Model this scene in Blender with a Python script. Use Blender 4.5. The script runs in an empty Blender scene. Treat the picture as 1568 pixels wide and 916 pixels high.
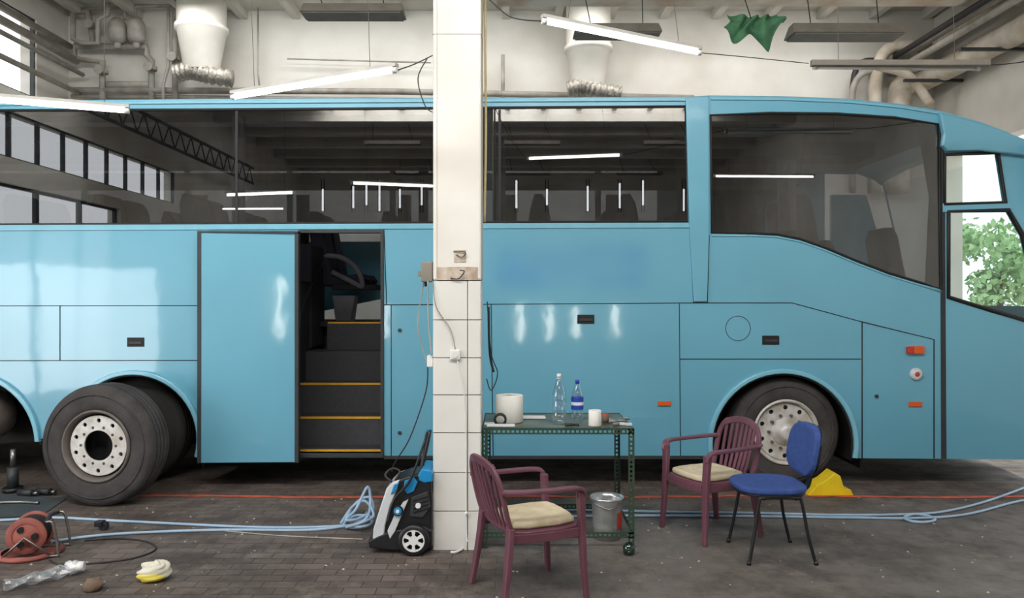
import bpy, math, random
from mathutils import Vector, Matrix
random.seed(7)
scn = bpy.context.scene
CH = 1.72      # camera height
F = 1132.0     # focal length in survey units
def bx(px, d=6.7): return (px-784.0)/F*d
def bz(py, d=6.7): return CH-(py-458.0)/F*d
def P(px, py, d): return Vector((bx(px,d), d, bz(py,d)))
def G(px, py, z=0.0):
    d = (CH-z)*F/(py-458.0)
    return Vector((bx(px,d), d, z))
def lin(c):
    out=[]
    for v in c:
        v=v/255.0
        out.append(v/12.92 if v<=0.04045 else ((v+0.055)/1.055)**2.4)
    return tuple(out)+(1.0,)
# ------------------------------------------------------------------ materials
def M(name, rgb, rough=0.5, metal=0.0, var=0.12, scale=6.0, bump=0.0, bscale=None, coat=0.0, rgb2=None, detail=4.0, emis=None, estr=0.0):
    m = bpy.data.materials.new(name); m.use_nodes=True
    nt=m.node_tree; N=nt.nodes; L=nt.links
    b=N['Principled BSDF']
    tc=N.new('ShaderNodeTexCoord')
    nz=N.new('ShaderNodeTexNoise'); nz.inputs['Scale'].default_value=scale; nz.inputs['Detail'].default_value=detail
    L.new(tc.outputs['Object'], nz.inputs['Vector'])
    mx=N.new('ShaderNodeMix'); mx.data_type='RGBA'
    c=lin(rgb)
    c2=lin(rgb2) if rgb2 else tuple(v*(1-var*2) for v in c[:3])+(1,)
    mx.inputs[6].default_value=c; mx.inputs[7].default_value=c2
    rp=N.new('ShaderNodeMapRange'); rp.inputs[1].default_value=0.35; rp.inputs[2].default_value=0.7
    L.new(nz.outputs['Fac'], rp.inputs[0]); L.new(rp.outputs[0], mx.inputs[0])
    L.new(mx.outputs[2], b.inputs['Base Color'])
    b.inputs['Roughness'].default_value=rough; b.inputs['Metallic'].default_value=metal
    b.inputs['Coat Weight'].default_value=coat; b.inputs['Coat Roughness'].default_value=0.06
    if bump>0:
        n2=N.new('ShaderNodeTexNoise'); n2.inputs['Scale'].default_value=bscale or scale*4; n2.inputs['Detail'].default_value=3
        L.new(tc.outputs['Object'], n2.inputs['Vector'])
        bp=N.new('ShaderNodeBump'); bp.inputs['Strength'].default_value=bump; bp.inputs['Distance'].default_value=0.02
        L.new(n2.outputs['Fac'], bp.inputs['Height']); L.new(bp.outputs[0], b.inputs['Normal'])
        if coat>0: L.new(bp.outputs[0], b.inputs['Coat Normal'])
    if emis:
        b.inputs['Emission Color'].default_value=lin(emis); b.inputs['Emission Strength'].default_value=estr
    return m
def glassmat(name, tint, base=0.06, rough=0.0, ior=1.5, gcol=(1,1,1,1)):
    m=bpy.data.materials.new(name); m.use_nodes=True
    nt=m.node_tree; N=nt.nodes; L=nt.links
    N.remove(N['Principled BSDF']); out=N['Material Output']
    ge=N.new('ShaderNodeNewGeometry')
    mi=N.new('ShaderNodeMapRange'); mi.inputs[3].default_value=ior; mi.inputs[4].default_value=1/ior
    L.new(ge.outputs['Backfacing'],mi.inputs[0])
    fr=N.new('ShaderNodeFresnel'); L.new(mi.outputs[0],fr.inputs['IOR'])
    ad=N.new('ShaderNodeMath'); ad.operation='ADD'; ad.inputs[1].default_value=base; ad.use_clamp=True
    L.new(fr.outputs[0], ad.inputs[0])
    tr=N.new('ShaderNodeBsdfTransparent'); tr.inputs['Color'].default_value=tint
    gl=N.new('ShaderNodeBsdfGlossy'); gl.inputs['Roughness'].default_value=rough; gl.inputs['Color'].default_value=gcol
    ms=N.new('ShaderNodeMixShader')
    L.new(ad.outputs[0], ms.inputs[0]); L.new(tr.outputs[0], ms.inputs[1]); L.new(gl.outputs[0], ms.inputs[2])
    L.new(ms.outputs[0], out.inputs['Surface'])
    return m
def emit(name, rgb, s):
    m=bpy.data.materials.new(name); m.use_nodes=True
    N=m.node_tree.nodes; b=N['Principled BSDF']
    b.inputs['Base Color'].default_value=lin(rgb); b.inputs['Emission Color'].default_value=lin(rgb); b.inputs['Emission Strength'].default_value=s
    return m

def paint_material():
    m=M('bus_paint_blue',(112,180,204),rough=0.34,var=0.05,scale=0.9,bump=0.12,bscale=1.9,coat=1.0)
    nt=m.node_tree; N=nt.nodes; L=nt.links; b=N['Principled BSDF']
    src=[l for l in L if l.to_socket==b.inputs['Base Color']][0].from_socket
    tc=N.new('ShaderNodeTexCoord'); sp=N.new('ShaderNodeSeparateXYZ'); L.new(tc.outputs['Object'],sp.inputs[0])
    def band(sock,a,bb,soft):
        r1=N.new('ShaderNodeMapRange'); r1.interpolation_type='SMOOTHSTEP'; r1.inputs[1].default_value=a; r1.inputs[2].default_value=a+soft
        r2=N.new('ShaderNodeMapRange'); r2.interpolation_type='SMOOTHSTEP'; r2.inputs[1].default_value=bb-soft; r2.inputs[2].default_value=bb
        r2.inputs[3].default_value=1; r2.inputs[4].default_value=0
        L.new(sock,r1.inputs[0]); L.new(sock,r2.inputs[0])
        mu=N.new('ShaderNodeMath'); mu.operation='MULTIPLY'; L.new(r1.outputs[0],mu.inputs[0]); L.new(r2.outputs[0],mu.inputs[1]); return mu.outputs[0]
    a=band(sp.outputs['X'],-0.3,1.36,0.3); c=band(sp.outputs['Z'],1.72,2.30,0.2)
    mu=N.new('ShaderNodeMath'); mu.operation='MULTIPLY'; L.new(a,mu.inputs[0]); L.new(c,mu.inputs[1])
    nz=N.new('ShaderNodeTexNoise'); nz.inputs['Scale'].default_value=1.9; nz.inputs['Detail'].default_value=1; L.new(tc.outputs['Object'],nz.inputs['Vector'])
    mr=N.new('ShaderNodeMapRange'); mr.inputs[1].default_value=0.3; mr.inputs[2].default_value=0.68; mr.inputs[3].default_value=0.15; mr.inputs[4].default_value=0.7
    L.new(nz.outputs['Fac'],mr.inputs[0])
    m2=N.new('ShaderNodeMath'); m2.operation='MULTIPLY'; L.new(mu.outputs[0],m2.inputs[0]); L.new(mr.outputs[0],m2.inputs[1])
    mx=N.new('ShaderNodeMix'); mx.data_type='RGBA'; mx.inputs[7].default_value=lin((84,152,200))
    L.new(m2.outputs[0],mx.inputs[0]); L.new(src,mx.inputs[6])
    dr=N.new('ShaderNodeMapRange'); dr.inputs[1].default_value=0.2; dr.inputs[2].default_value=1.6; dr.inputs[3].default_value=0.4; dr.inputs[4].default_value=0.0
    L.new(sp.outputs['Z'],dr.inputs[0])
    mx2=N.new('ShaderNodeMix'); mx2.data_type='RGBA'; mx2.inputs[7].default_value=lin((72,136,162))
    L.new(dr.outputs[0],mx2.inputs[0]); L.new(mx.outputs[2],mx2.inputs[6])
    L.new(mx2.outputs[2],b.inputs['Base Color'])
    return m
def floor_material():
    m=bpy.data.materials.new('paver_floor'); m.use_nodes=True
    nt=m.node_tree; N=nt.nodes; L=nt.links; b=N['Principled BSDF']
    tc=N.new('ShaderNodeTexCoord'); mp=N.new('ShaderNodeMapping')
    L.new(tc.outputs['Object'],mp.inputs[0])
    br=N.new('ShaderNodeTexBrick'); br.inputs['Scale'].default_value=1; br.inputs['Brick Width'].default_value=0.2; br.inputs['Row Height'].default_value=0.1
    br.inputs['Mortar Size'].default_value=0.005; br.inputs['Mortar Smooth'].default_value=0.6
    br.inputs['Color1'].default_value=lin((116,104,97)); br.inputs['Color2'].default_value=lin((94,84,79)); br.inputs['Mortar'].default_value=lin((64,57,54))
    L.new(mp.outputs[0],br.inputs['Vector'])
    nz=N.new('ShaderNodeTexNoise'); nz.inputs['Scale'].default_value=0.9; nz.inputs['Detail'].default_value=8; nz.inputs['Roughness'].default_value=0.65
    L.new(tc.outputs['Object'],nz.inputs['Vector'])
    sp=N.new('ShaderNodeSeparateXYZ'); L.new(tc.outputs['Object'],sp.inputs[0])
    r=N.new('ShaderNodeMapRange'); r.inputs[1].default_value=-0.9; r.inputs[2].default_value=0.5; L.new(sp.outputs['X'],r.inputs[0])
    ry=N.new('ShaderNodeMapRange'); ry.inputs[1].default_value=7.0; ry.inputs[2].default_value=5.6; L.new(sp.outputs['Y'],ry.inputs[0])
    mul=N.new('ShaderNodeMath'); mul.operation='MULTIPLY'; L.new(r.outputs[0],mul.inputs[0]); L.new(ry.outputs[0],mul.inputs[1])
    ad=N.new('ShaderNodeMath'); ad.operation='ADD'; L.new(mul.outputs[0],ad.inputs[0]); L.new(nz.outputs['Fac'],ad.inputs[1])
    th=N.new('ShaderNodeMapRange'); th.inputs[1].default_value=0.75; th.inputs[2].default_value=1.35; th.inputs[4].default_value=0.8; L.new(ad.outputs[0],th.inputs[0])
    n2=N.new('ShaderNodeTexNoise'); n2.inputs['Scale'].default_value=9; n2.inputs['Detail'].default_value=10; n2.inputs['Roughness'].default_value=0.7; L.new(tc.outputs['Object'],n2.inputs['Vector'])
    cr=N.new('ShaderNodeMix'); cr.data_type='RGBA'; cr.inputs[6].default_value=lin((136,128,121)); cr.inputs[7].default_value=lin((84,78,75)); L.new(n2.outputs['Fac'],cr.inputs[0])
    mx=N.new('ShaderNodeMix'); mx.data_type='RGBA'; L.new(th.outputs[0],mx.inputs[0]); L.new(br.outputs['Color'],mx.inputs[6]); L.new(cr.outputs[2],mx.inputs[7])
    n3=N.new('ShaderNodeTexNoise'); n3.inputs['Scale'].default_value=1.5; n3.inputs['Detail'].default_value=9; n3.inputs['Roughness'].default_value=0.68; L.new(tc.outputs['Object'],n3.inputs['Vector'])
    s=N.new('ShaderNodeMapRange'); s.inputs[1].default_value=0.44; s.inputs[2].default_value=0.62; s.inputs[3].default_value=0; s.inputs[4].default_value=0.65; L.new(n3.outputs['Fac'],s.inputs[0])
    m3=N.new('ShaderNodeMix'); m3.data_type='RGBA'; m3.inputs[7].default_value=lin((56,50,47)); L.new(s.outputs[0],m3.inputs[0]); L.new(mx.outputs[2],m3.inputs[6])
    n4=N.new('ShaderNodeTexNoise'); n4.inputs['Scale'].default_value=3.1; n4.inputs['Detail'].default_value=10; n4.inputs['Roughness'].default_value=0.75; L.new(tc.outputs['Object'],n4.inputs['Vector'])
    s4=N.new('ShaderNodeMapRange'); s4.inputs[1].default_value=0.53; s4.inputs[2].default_value=0.72; s4.inputs[4].default_value=0.55; L.new(n4.outputs['Fac'],s4.inputs[0])
    m4=N.new('ShaderNodeMix'); m4.data_type='RGBA'; m4.inputs[7].default_value=lin((150,140,130)); L.new(s4.outputs[0],m4.inputs[0]); L.new(m3.outputs[2],m4.inputs[6])
    L.new(m4.outputs[2],b.inputs['Base Color'])
    rr=N.new('ShaderNodeMapRange'); rr.inputs[1].default_value=0.3; rr.inputs[2].default_value=0.7; rr.inputs[3].default_value=0.45; rr.inputs[4].default_value=0.85
    L.new(n3.outputs['Fac'],rr.inputs[0]); L.new(rr.outputs[0],b.inputs['Roughness'])
    b.inputs['Specular IOR Level'].default_value=0.35
    bp=N.new('ShaderNodeBump'); bp.inputs['Strength'].default_value=0.3; bp.inputs['Distance'].default_value=0.01
    L.new(br.outputs['Fac'],bp.inputs['Height']); bp.invert=True
    bp2=N.new('ShaderNodeBump'); bp2.inputs['Strength'].default_value=0.5; bp2.inputs['Distance'].default_value=0.01
    L.new(n2.outputs['Fac'],bp2.inputs['Height']); L.new(bp.outputs[0],bp2.inputs['Normal']); L.new(bp2.outputs[0],b.inputs['Normal'])
    return m
m_paint=paint_material()
m_paint_l=M('bus_trim_light_blue',(126,190,212),rough=0.35,var=0.04,coat=0.5)
m_floor=floor_material()
m_wall=M('plaster_wall',(220,217,210),rough=0.85,scale=1.1,rgb2=(200,195,185),bump=0.1,bscale=12,detail=8)
m_ceil=M('ceiling_concrete',(210,207,199),rough=0.9,scale=1.3,rgb2=(188,182,171),detail=8)
m_beam=M('beam_whitewash',(218,214,205),rough=0.9,scale=2.2,rgb2=(190,160,136),detail=10)
m_black=M('black_rubber',(26,26,27),rough=0.6,var=0.15)
m_seal=M('seal_dark_grey',(52,56,58),rough=0.5)
m_tyre=M('tyre_rubber',(72,69,68),rough=0.85,scale=5,rgb2=(50,47,46),bump=0.3,bscale=40)
m_tyre_d=M('tyre_rubber_dark',(38,36,36),rough=0.85,scale=5)
m_rim=M('rim_silver',(214,213,209),rough=0.45,metal=0.2,scale=9,rgb2=(176,166,156))
m_rimdull=M('rim_dull',(112,104,98),rough=0.6,metal=0.3,scale=9)
m_steel=M('steel',(150,148,145),rough=0.35,metal=0.9,scale=10)
m_dark=M('bus_interior_dark',(38,38,43),rough=0.8)
m_int=M('bus_lining_grey',(104,104,108),rough=0.8)
m_seat=M('seat_fabric_dark',(50,48,60),rough=0.95,scale=20)
m_step=M('step_rubber',(62,62,66),rough=0.7,scale=30,bump=0.2)
m_yel=M('yellow_edge',(226,170,40),rough=0.6)
m_chock=M('chock_yellow',(240,208,30),rough=0.55)
m_orange=M('marker_orange',(232,96,30),rough=0.25,coat=0.6)
m_white=M('white_plastic',(232,232,230),rough=0.5,var=0.04)
m_tile=M('white_tile',(228,226,220),rough=0.3,var=0.04,scale=2.5,coat=0.2)
m_grout=M('grout',(142,122,106),rough=0.95,scale=8)
m_pillar=M('pillar_paint',(224,221,214),rough=0.7,scale=1.6,rgb2=(210,204,194),detail=8)
m_stain=M('pillar_stain',(168,148,128),rough=0.9,scale=14,rgb2=(214,204,190))
m_joint=M('pillar_joint',(186,178,166),rough=0.9)
m_plum=M('plum_plastic',(116,72,86),rough=0.42,var=0.12,scale=5)
m_cush=M('cream_cushion',(222,208,178),rough=0.95,scale=10,bump=0.25,rgb2=(196,180,146))
m_blue=M('blue_fabric',(58,84,150),rough=0.9,scale=26,bump=0.2)
m_bplast=M('black_plastic',(30,31,34),rough=0.4)
m_green=M('dark_green_paint',(44,74,58),rough=0.5,metal=0.2,scale=12,rgb2=(66,78,60))
m_ttop=M('table_top_board',(110,112,96),rough=0.4,scale=5,rgb2=(62,68,58),detail=10)
m_paper=M('paper_white',(236,234,228),rough=0.9,var=0.03)
m_hose=M('hose_light_blue',(160,186,210),rough=0.45,var=0.06)
m_pipe=M('pipe_grey_paint',(164,160,152),rough=0.5,scale=6,rgb2=(138,130,120))
m_pipe_w=M('pipe_wrap',(208,201,188),rough=0.8,scale=4,rgb2=(180,164,144),bump=0.3)
m_duct=M('duct_paint',(212,209,200),rough=0.6,scale=2,rgb2=(194,189,178))
m_foil=M('foil_duct',(176,170,160),rough=0.4,metal=0.5,bump=1.0,bscale=22)
m_lampd=M('lamp_housing_grey',(136,129,118),rough=0.6,scale=5)
m_lampu=M('lamp_underside',(110,103,94),rough=0.6)
m_lampw=M('lamp_housing_white',(190,187,180),rough=0.5)
m_tube=emit('lit_tube',(255,252,244),9.0)
m_glow=emit('daylit_frosted_pane',(255,250,238),24.0)  # self-glowing, used to put streak highlights on the bus side
m_glow2=emit('daylit_pane_high',(250,252,255),3.0)  # emission stands in for daylight behind the high panes
m_tubeoff=M('unlit_tube',(224,220,212),rough=0.3)
m_cable=M('cable_dark',(44,42,42),rough=0.6)
m_rope=M('rope_tan',(206,186,140),rough=0.9)
m_red=M('red_plastic',(196,62,44),rough=0.5)
m_reel=M('reel_faded_red',(160,88,76),rough=0.7,scale=8,rgb2=(116,66,60))
m_redl=M('red_line_paint',(218,96,68),rough=0.8,scale=7,rgb2=(150,84,66),detail=10)
m_wblue=M('washer_blue',(30,140,200),rough=0.35)
m_silver=M('washer_silver',(206,210,214),rough=0.3,var=0.04,coat=0.4)
m_galv=M('galvanised',(206,208,208),rough=0.28,metal=0.75,scale=14,bump=0.3,bscale=16)
m_greencloth=M('green_cloth',(92,142,102),rough=0.9,bump=0.4,bscale=20,rgb2=(62,112,80))
m_leaf=M('leaf_green',(168,200,150),rough=0.8,scale=3,rgb2=(128,168,108))
m_bark=M('bark',(90,72,56),rough=0.9)
m_out=M('outside_concrete',(190,186,178),rough=0.9)
m_glass=glassmat('tinted_glass',(0.56,0.57,0.59,1),base=0.13)
m_glassf=glassmat('tinted_glass_far',(0.75,0.76,0.78,1),base=0.03)
m_clear=glassmat('clear_glass',(0.9,0.94,0.93,1),base=0.02)
m_pet=glassmat('pet_plastic',(0.9,0.94,0.96,1),base=0.1,rough=0.08)
m_film=glassmat('plastic_film',(0.86,0.88,0.9,1),base=0.22,rough=0.5)
m_label=M('label_blue',(30,70,180),rough=0.5)
m_curtain=M('curtain_grey',(150,148,144),rough=0.95)
m_rag=M('rag_offwhite',(228,224,206),rough=0.95,bump=0.5,bscale=20)
m_ragy=M('rag_yellow',(226,208,90),rough=0.95)
m_brown=M('brown_lump',(118,98,82),rough=0.95,bump=0.5)
m_mat=M('dark_mat',(70,78,82),rough=0.9)
m_lightgrey=M('seat_cover_grey',(120,120,122),rough=0.8)
# ------------------------------------------------------------------ geometry helpers
def link(o,parent=None):
    scn.collection.objects.link(o)
    if parent: o.parent=parent
    return o
def empty(name,loc=(0,0,0),rz=0.0):
    o=bpy.data.objects.new(name,None); o.location=loc; o.rotation_euler=(0,0,rz); o.empty_display_size=0.2
    return link(o)
def mesh(name,verts,faces,mat,parent=None,smooth=False,bevel=0.0,subd=0):
    me=bpy.data.meshes.new(name); me.from_pydata([tuple(v) for v in verts],[],faces); me.update()
    me.materials.append(mat)
    if smooth:
        for p in me.polygons: p.use_smooth=True
    o=bpy.data.objects.new(name,me); link(o,parent)
    if bevel>0:
        b=o.modifiers.new('bevel','BEVEL'); b.width=bevel; b.segments=2; b.limit_method='ANGLE'
    return o
BF=[(0,3,2,1),(4,5,6,7),(0,1,5,4),(1,2,6,5),(2,3,7,6),(3,0,4,7)]
def bverts(lo,hi):
    x0,y0,z0=lo; x1,y1,z1=hi
    return [(x0,y0,z0),(x1,y0,z0),(x1,y1,z0),(x0,y1,z0),(x0,y0,z1),(x1,y0,z1),(x1,y1,z1),(x0,y1,z1)]
def box(name,lo,hi,mat,parent=None,bevel=0.0):
    return mesh(name,bverts(lo,hi),BF,mat,parent,bevel=bevel)
def boxes(name,lst,mat,parent=None,bevel=0.0):
    v=[];f=[]
    for lo,hi in lst:
        n=len(v); v+=bverts(lo,hi); f+=[tuple(i+n for i in q) for q in BF]
    return mesh(name,v,f,mat,parent,bevel=bevel)
def frame(d):
    d=d.normalized(); a=Vector((0,0,1)) if abs(d.z)<0.9 else Vector((1,0,0))
    u=d.cross(a).normalized(); return u,d.cross(u).normalized()
def cyl(name,p0,p1,r0,mat,parent=None,r1=None,seg=20,smooth=True):
    p0=Vector(p0);p1=Vector(p1); r1=r0 if r1 is None else r1
    u,w=frame(p1-p0); v=[];f=[]
    for p,r in((p0,r0),(p1,r1)):
        for i in range(seg):
            a=2*math.pi*i/seg; v.append(p+u*math.cos(a)*r+w*math.sin(a)*r)
    for i in range(seg):
        j=(i+1)%seg; f.append((i,j,seg+j,seg+i))
    f.append(tuple(range(seg-1,-1,-1))); f.append(tuple(range(seg,2*seg)))
    o=mesh(name,v,f,mat,parent)
    if smooth:
        for p in o.data.polygons[:seg]: p.use_smooth=True
    return o
def cat(pts,n=6,cyc=False):
    pts=[Vector(p) for p in pts]
    if len(pts)<3: return pts
    out=[]; m=len(pts); rng=m if cyc else m-1
    for i in range(rng):
        if cyc: a,b,c,d=pts[(i-1)%m],pts[i],pts[(i+1)%m],pts[(i+2)%m]
        else: a,b,c,d=pts[max(i-1,0)],pts[i],pts[i+1],pts[min(i+2,m-1)]
        for k in range(n):
            t=k/n; out.append(0.5*((2*b)+(c-a)*t+(2*a-5*b+4*c-d)*t*t+(3*b-a-3*c+d)*t**3))
    if not cyc: out.append(pts[-1])
    return out
def tube(name,pts,r,mat,parent=None,smooth=True,cyc=False,seg=10,n=6):
    q=cat(pts,n,cyc) if smooth else [Vector(p) for p in pts]
    v=[];f=[];k=len(q); pu=None
    for i,p in enumerate(q):
        if cyc: t=q[(i+1)%k]-q[i-1]
        else: t=q[min(i+1,k-1)]-q[max(i-1,0)]
        t.normalize()
        if pu is None: u,_=frame(t)
        else:
            u=pu-t*pu.dot(t)
            if u.length<1e-5: u,_=frame(t)
            u.normalize()
        pu=u; w=t.cross(u)
        rr=r(i/(k-1)) if callable(r) else r
        for s in range(seg):
            a=2*math.pi*s/seg; v.append(p+u*math.cos(a)*rr+w*math.sin(a)*rr)
    for i in range(k if cyc else k-1):
        for s in range(seg):
            t2=(s+1)%seg; i2=(i+1)%k
            f.append((i*seg+s,i*seg+t2,i2*seg+t2,i2*seg+s))
    if not cyc:
        f.append(tuple(range(seg-1,-1,-1))); f.append(tuple((k-1)*seg+s for s in range(seg)))
    return mesh(name,v,f,mat,parent,smooth=True)
def sweep(name,pts,w,t,up,mat,parent=None,bevel=0.006,n=5):
    q=cat(pts,n); v=[];f=[];k=len(q); up=Vector(up)
    for i,p in enumerate(q):
        d=(q[min(i+1,k-1)]-q[max(i-1,0)]).normalized()
        s=d.cross(up).normalized(); c=s.cross(d).normalized()
        ww=(w(i/(k-1)) if callable(w) else w)/2; tt=(t(i/(k-1)) if callable(t) else t)/2
        v+= [p-s*ww-c*tt,p+s*ww-c*tt,p+s*ww+c*tt,p-s*ww+c*tt]
    for i in range(k-1):
        a=i*4;b=a+4
        for j in range(4):
            j2=(j+1)%4; f.append((a+j,a+j2,b+j2,b+j))
    f.append((3,2,1,0)); f.append((4*k-4,4*k-3,4*k-2,4*k-1))
    return mesh(name,v,f,mat,parent,bevel=bevel)
def lathe(name,prof,mat,parent=None,loc=(0,0,0),axis='z',seg=32,smooth=True):
    v=[];f=[];k=len(prof)
    for i in range(seg):
        a=2*math.pi*i/seg; c,s=math.cos(a),math.sin(a)
        for r,h in prof:
            if axis=='z': q=(r*c,r*s,h)
            elif axis=='y': q=(r*c,h,r*s)
            else: q=(h,r*c,r*s)
            v.append(Vector(q)+Vector(loc))
    for i in range(seg):
        j=(i+1)%seg
        for m_ in range(k-1): f.append((i*k+m_,j*k+m_,j*k+m_+1,i*k+m_+1))
    return mesh(name,v,f,mat,parent,smooth=smooth)
def prism(name,polys,a0,a1,mat,parent=None,plane='xz',bev=0.0):
    """polys: outline + holes, extruded between a0..a1 along the missing axis"""
    cu=bpy.data.curves.new(name,'CURVE'); cu.dimensions='2D'; cu.fill_mode='BOTH'
    cu.extrude=max(abs(a1-a0)/2-bev,0.0005); cu.bevel_depth=bev; cu.offset=-bev if bev else 0
    for poly in polys:
        sp=cu.splines.new('POLY'); sp.points.add(len(poly)-1)
        for pt,c in zip(sp.points,poly): pt.co=(c[0],c[1],0,1)
        sp.use_cyclic_u=True
    ob=bpy.data.objects.new('tmp',cu); scn.collection.objects.link(ob)
    dg=bpy.context.evaluated_depsgraph_get()
    me=bpy.data.meshes.new_from_object(ob.evaluated_get(dg)); me.name=name
    bpy.data.objects.remove(ob); bpy.data.curves.remove(cu)
    mid=(a0+a1)/2
    for vv in me.vertices:
        x,y,z=vv.co
        if plane=='xz': vv.co=(x,mid-z,y)
        elif plane=='yz': vv.co=(mid+z,x,y)
        else: vv.co=(x,y,mid+z)
    me.materials.clear(); me.materials.append(mat)
    for p in me.polygons: p.use_smooth=False
    me.update()
    return link(bpy.data.objects.new(name,me),parent)
def px(pts,d): return [(bx(a,d),bz(b,d)) for a,b in pts]
def rect(a,b,c,d_): return [(a,b),(c,b),(c,d_),(a,d_)]
def circ(cx,cy,r,n=24,ry=None):
    ry=ry or r
    return [(cx+r*math.cos(2*math.pi*i/n),cy+ry*math.sin(2*math.pi*i/n)) for i in range(n)]
def arc(cx,cy,r,a0,a1,n=28):
    return [(cx+r*math.cos(math.radians(a0+(a1-a0)*i/n)),cy-r*math.sin(math.radians(a0+(a1-a0)*i/n))) for i in range(n+1)]
def blob(name,loc,size,mat,parent=None,amp=0.25,seed=0,n=12,m=8):
    rnd=random.Random(seed); ph=[(rnd.uniform(1,4),rnd.uniform(1,4),rnd.uniform(0,6)) for _ in range(5)]
    v=[];f=[]
    for i in range(m+1):
        th=math.pi*i/m
        for j in range(n):
            fi=2*math.pi*j/n
            k=1+amp*sum(math.sin(a*th*2+c+round(b)*fi) for a,b,c in ph)/3
            if i in (0,m): k=1
            v.append(Vector((size[0]*k*math.sin(th)*math.cos(fi),size[1]*k*math.sin(th)*math.sin(fi),size[2]*k*math.cos(th)))+Vector(loc))
    for i in range(m):
        for j in range(n):
            j2=(j+1)%n; f.append((i*n+j,i*n+j2,(i+1)*n+j2,(i+1)*n+j))
    return mesh(name,v,f,mat,parent,smooth=True)
# ------------------------------------------------------------------ room
XL,XR,YB,YF,ZC=-7.2,6.85,12.0,-12.0,6.4
def ribx(x): return -0.1+0.85*round((x+0.1)/0.85)
box('floor',(XL-0.3,YF-0.3,-0.15),(XR+0.3,YB+0.3,0),m_floor)
box('ground_outside',(-60,-60,-0.5),(60,80,-0.16),m_out)
box('driveway',(XR+0.31,3,-0.15),(11.5,20,-0.02),m_out)
box('ceiling',(XL-0.3,YF-0.3,ZC),(XR+0.3,YB+0.3,ZC+0.25),m_ceil)
box('wall_back',(XL-0.3,YB,0),(XR+0.3,YB+0.25,ZC),m_wall)
def yzrect(y0,z0,y1,z1): return [(y0,z0),(y1,z0),(y1,z1),(y0,z1)]
prism('wall_left',[yzrect(YF,0,YB,ZC),yzrect(-0.2,0.02,3.2,3.38),yzrect(-2.4,3.75,3.4,4.42),yzrect(9.0,4.75,11.2,5.95)],XL-0.25,XL,m_wall,plane='yz')
prism('wall_right',[yzrect(YF,0,YB,ZC),yzrect(5.7,0.02,11.65,4.0)],XR,XR+0.25,m_wall,plane='yz')
box('wall_front',(XL,YF-0.25,0),(XR,YF,ZC),m_wall)
for i,x in enumerate((-6.75,-4.3,0.25,1.26,2.2,3.57)):  # glowing slits added on the solid front wall, mirrored in the bus paint
    e=empty('window_%d'%(i+10)); box('pane',(x-0.07,YF,0.4),(x+0.07,YF+0.012,1.5+(0.9 if i==0 else 0)),m_glow,e)
    boxes('frame',[((x-0.11,YF,0.36),(x-0.07,YF+0.03,1.54)),((x+0.07,YF,0.36),(x+0.11,YF+0.03,1.54))],m_seal,e)
for i,x in enumerate((-6.5,-5.45,-5.0,-4.55,-3.85,-3.1,-1.6,0.15,1.2,2.6,3.7,4.5,5.9)):
    e=empty('window_%d'%(i+20)); box('pane',(x-0.035,YF,4.75+0.1*(i%3)),(x+0.035,YF+0.012,5.5+0.1*(i%4)),m_glow2,e)
    boxes('frame',[((x-0.06,YF,4.7),(x-0.035,YF+0.03,5.84)),((x+0.035,YF,4.7),(x+0.06,YF+0.03,5.84))],m_seal,e)
def bars(name,y0,z0,y1,z1,ny,nz,X,t=0.03):
    l=[]
    for i in range(ny+1):
        y=y0+(y1-y0)*i/ny; l.append(((X-0.04,y-t/2,z0),(X+0.02,y+t/2,z1)))
    for i in range(nz+1):
        z=z0+(z1-z0)*i/nz; l.append(((X-0.04,y0,z-t/2),(X+0.02,y1,z+t/2)))
    return boxes(name,l,m_seal)
bars('window_1',-2.4,3.75,3.4,4.42,9,1,XL-0.05,0.045)
bars('window_2',9.0,4.75,11.2,5.95,2,1,XL-0.05,0.05)
bars('door_1',-0.2,0.02,3.2,3.38,3,1,XL-0.1,0.08)
tr=empty('roof_truss')
for i,z in enumerate((4.75,5.15)): cyl('chord_%d'%i,(-6.8,-6,z),(-6.8,8,z),0.035,m_seal,tr,seg=8)
for i in range(28):
    y=-6+i*0.5; tube('lace_%d'%i,[(-6.8,y,4.75),(-6.8,y+0.25,5.15),(-6.8,y+0.5,4.75)],0.014,m_seal,tr,smooth=False,seg=6)
for i in range(-16,17):
    x=-0.1+i*0.85
    if XL<x-0.1 and x+0.1<XR: box('ceiling_rib',(x-0.06,YF,ZC-0.14),(x+0.06,YB,ZC),m_ceil)
for y in (-10.5,-9,-7.5,-6,-4.5,-3,0,3,6.2): box('ceiling_beam',(XL,y-0.12,ZC-0.4),(XR,y+0.12,ZC),m_ceil)
boxes('ceiling_edge_beam',[((-0.2,9.6,5.66),(XR,9.95,ZC))],m_beam)
# ------------------------------------------------------------------ pillar
pl=empty('tiled_pillar')
PX0,PX1,PY0,PY1=bx(664,5.06),bx(736,5.06),5.06,5.38
zt=bz(430,5.06)
box('core',(PX0+0.006,PY0+0.006,0),(PX1-0.006,PY1-0.006,zt),m_grout,pl)
box('upper_shaft',(PX0-0.004,PY0-0.004,zt+0.004),(PX1+0.004,PY1+0.004,ZC),m_pillar,pl,bevel=0.012)
box('upper_joint',(PX0-0.006,PY0-0.006,bz(52.6,5.06)),(PX1+0.006,PY1+0.006,bz(51.6,5.06)),m_joint,pl)
box('upper_joint_v',(PX0+0.022,PY0-0.006,zt+0.02),(PX0+0.025,PY0,ZC-0.4),m_joint,pl)
box('worn_patch',(PX0+0.02,PY0-0.007,zt+0.005),(PX1-0.02,PY0,bz(409,5.06)),m_stain,pl)
box('worn_patch_b',(PX0+0.14,PY0-0.007,bz(402,5.06)),(PX1-0.1,PY0,bz(383,5.06)),m_stain,pl)
rows=[430,490,548,605,663,724,783,842.5]
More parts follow.
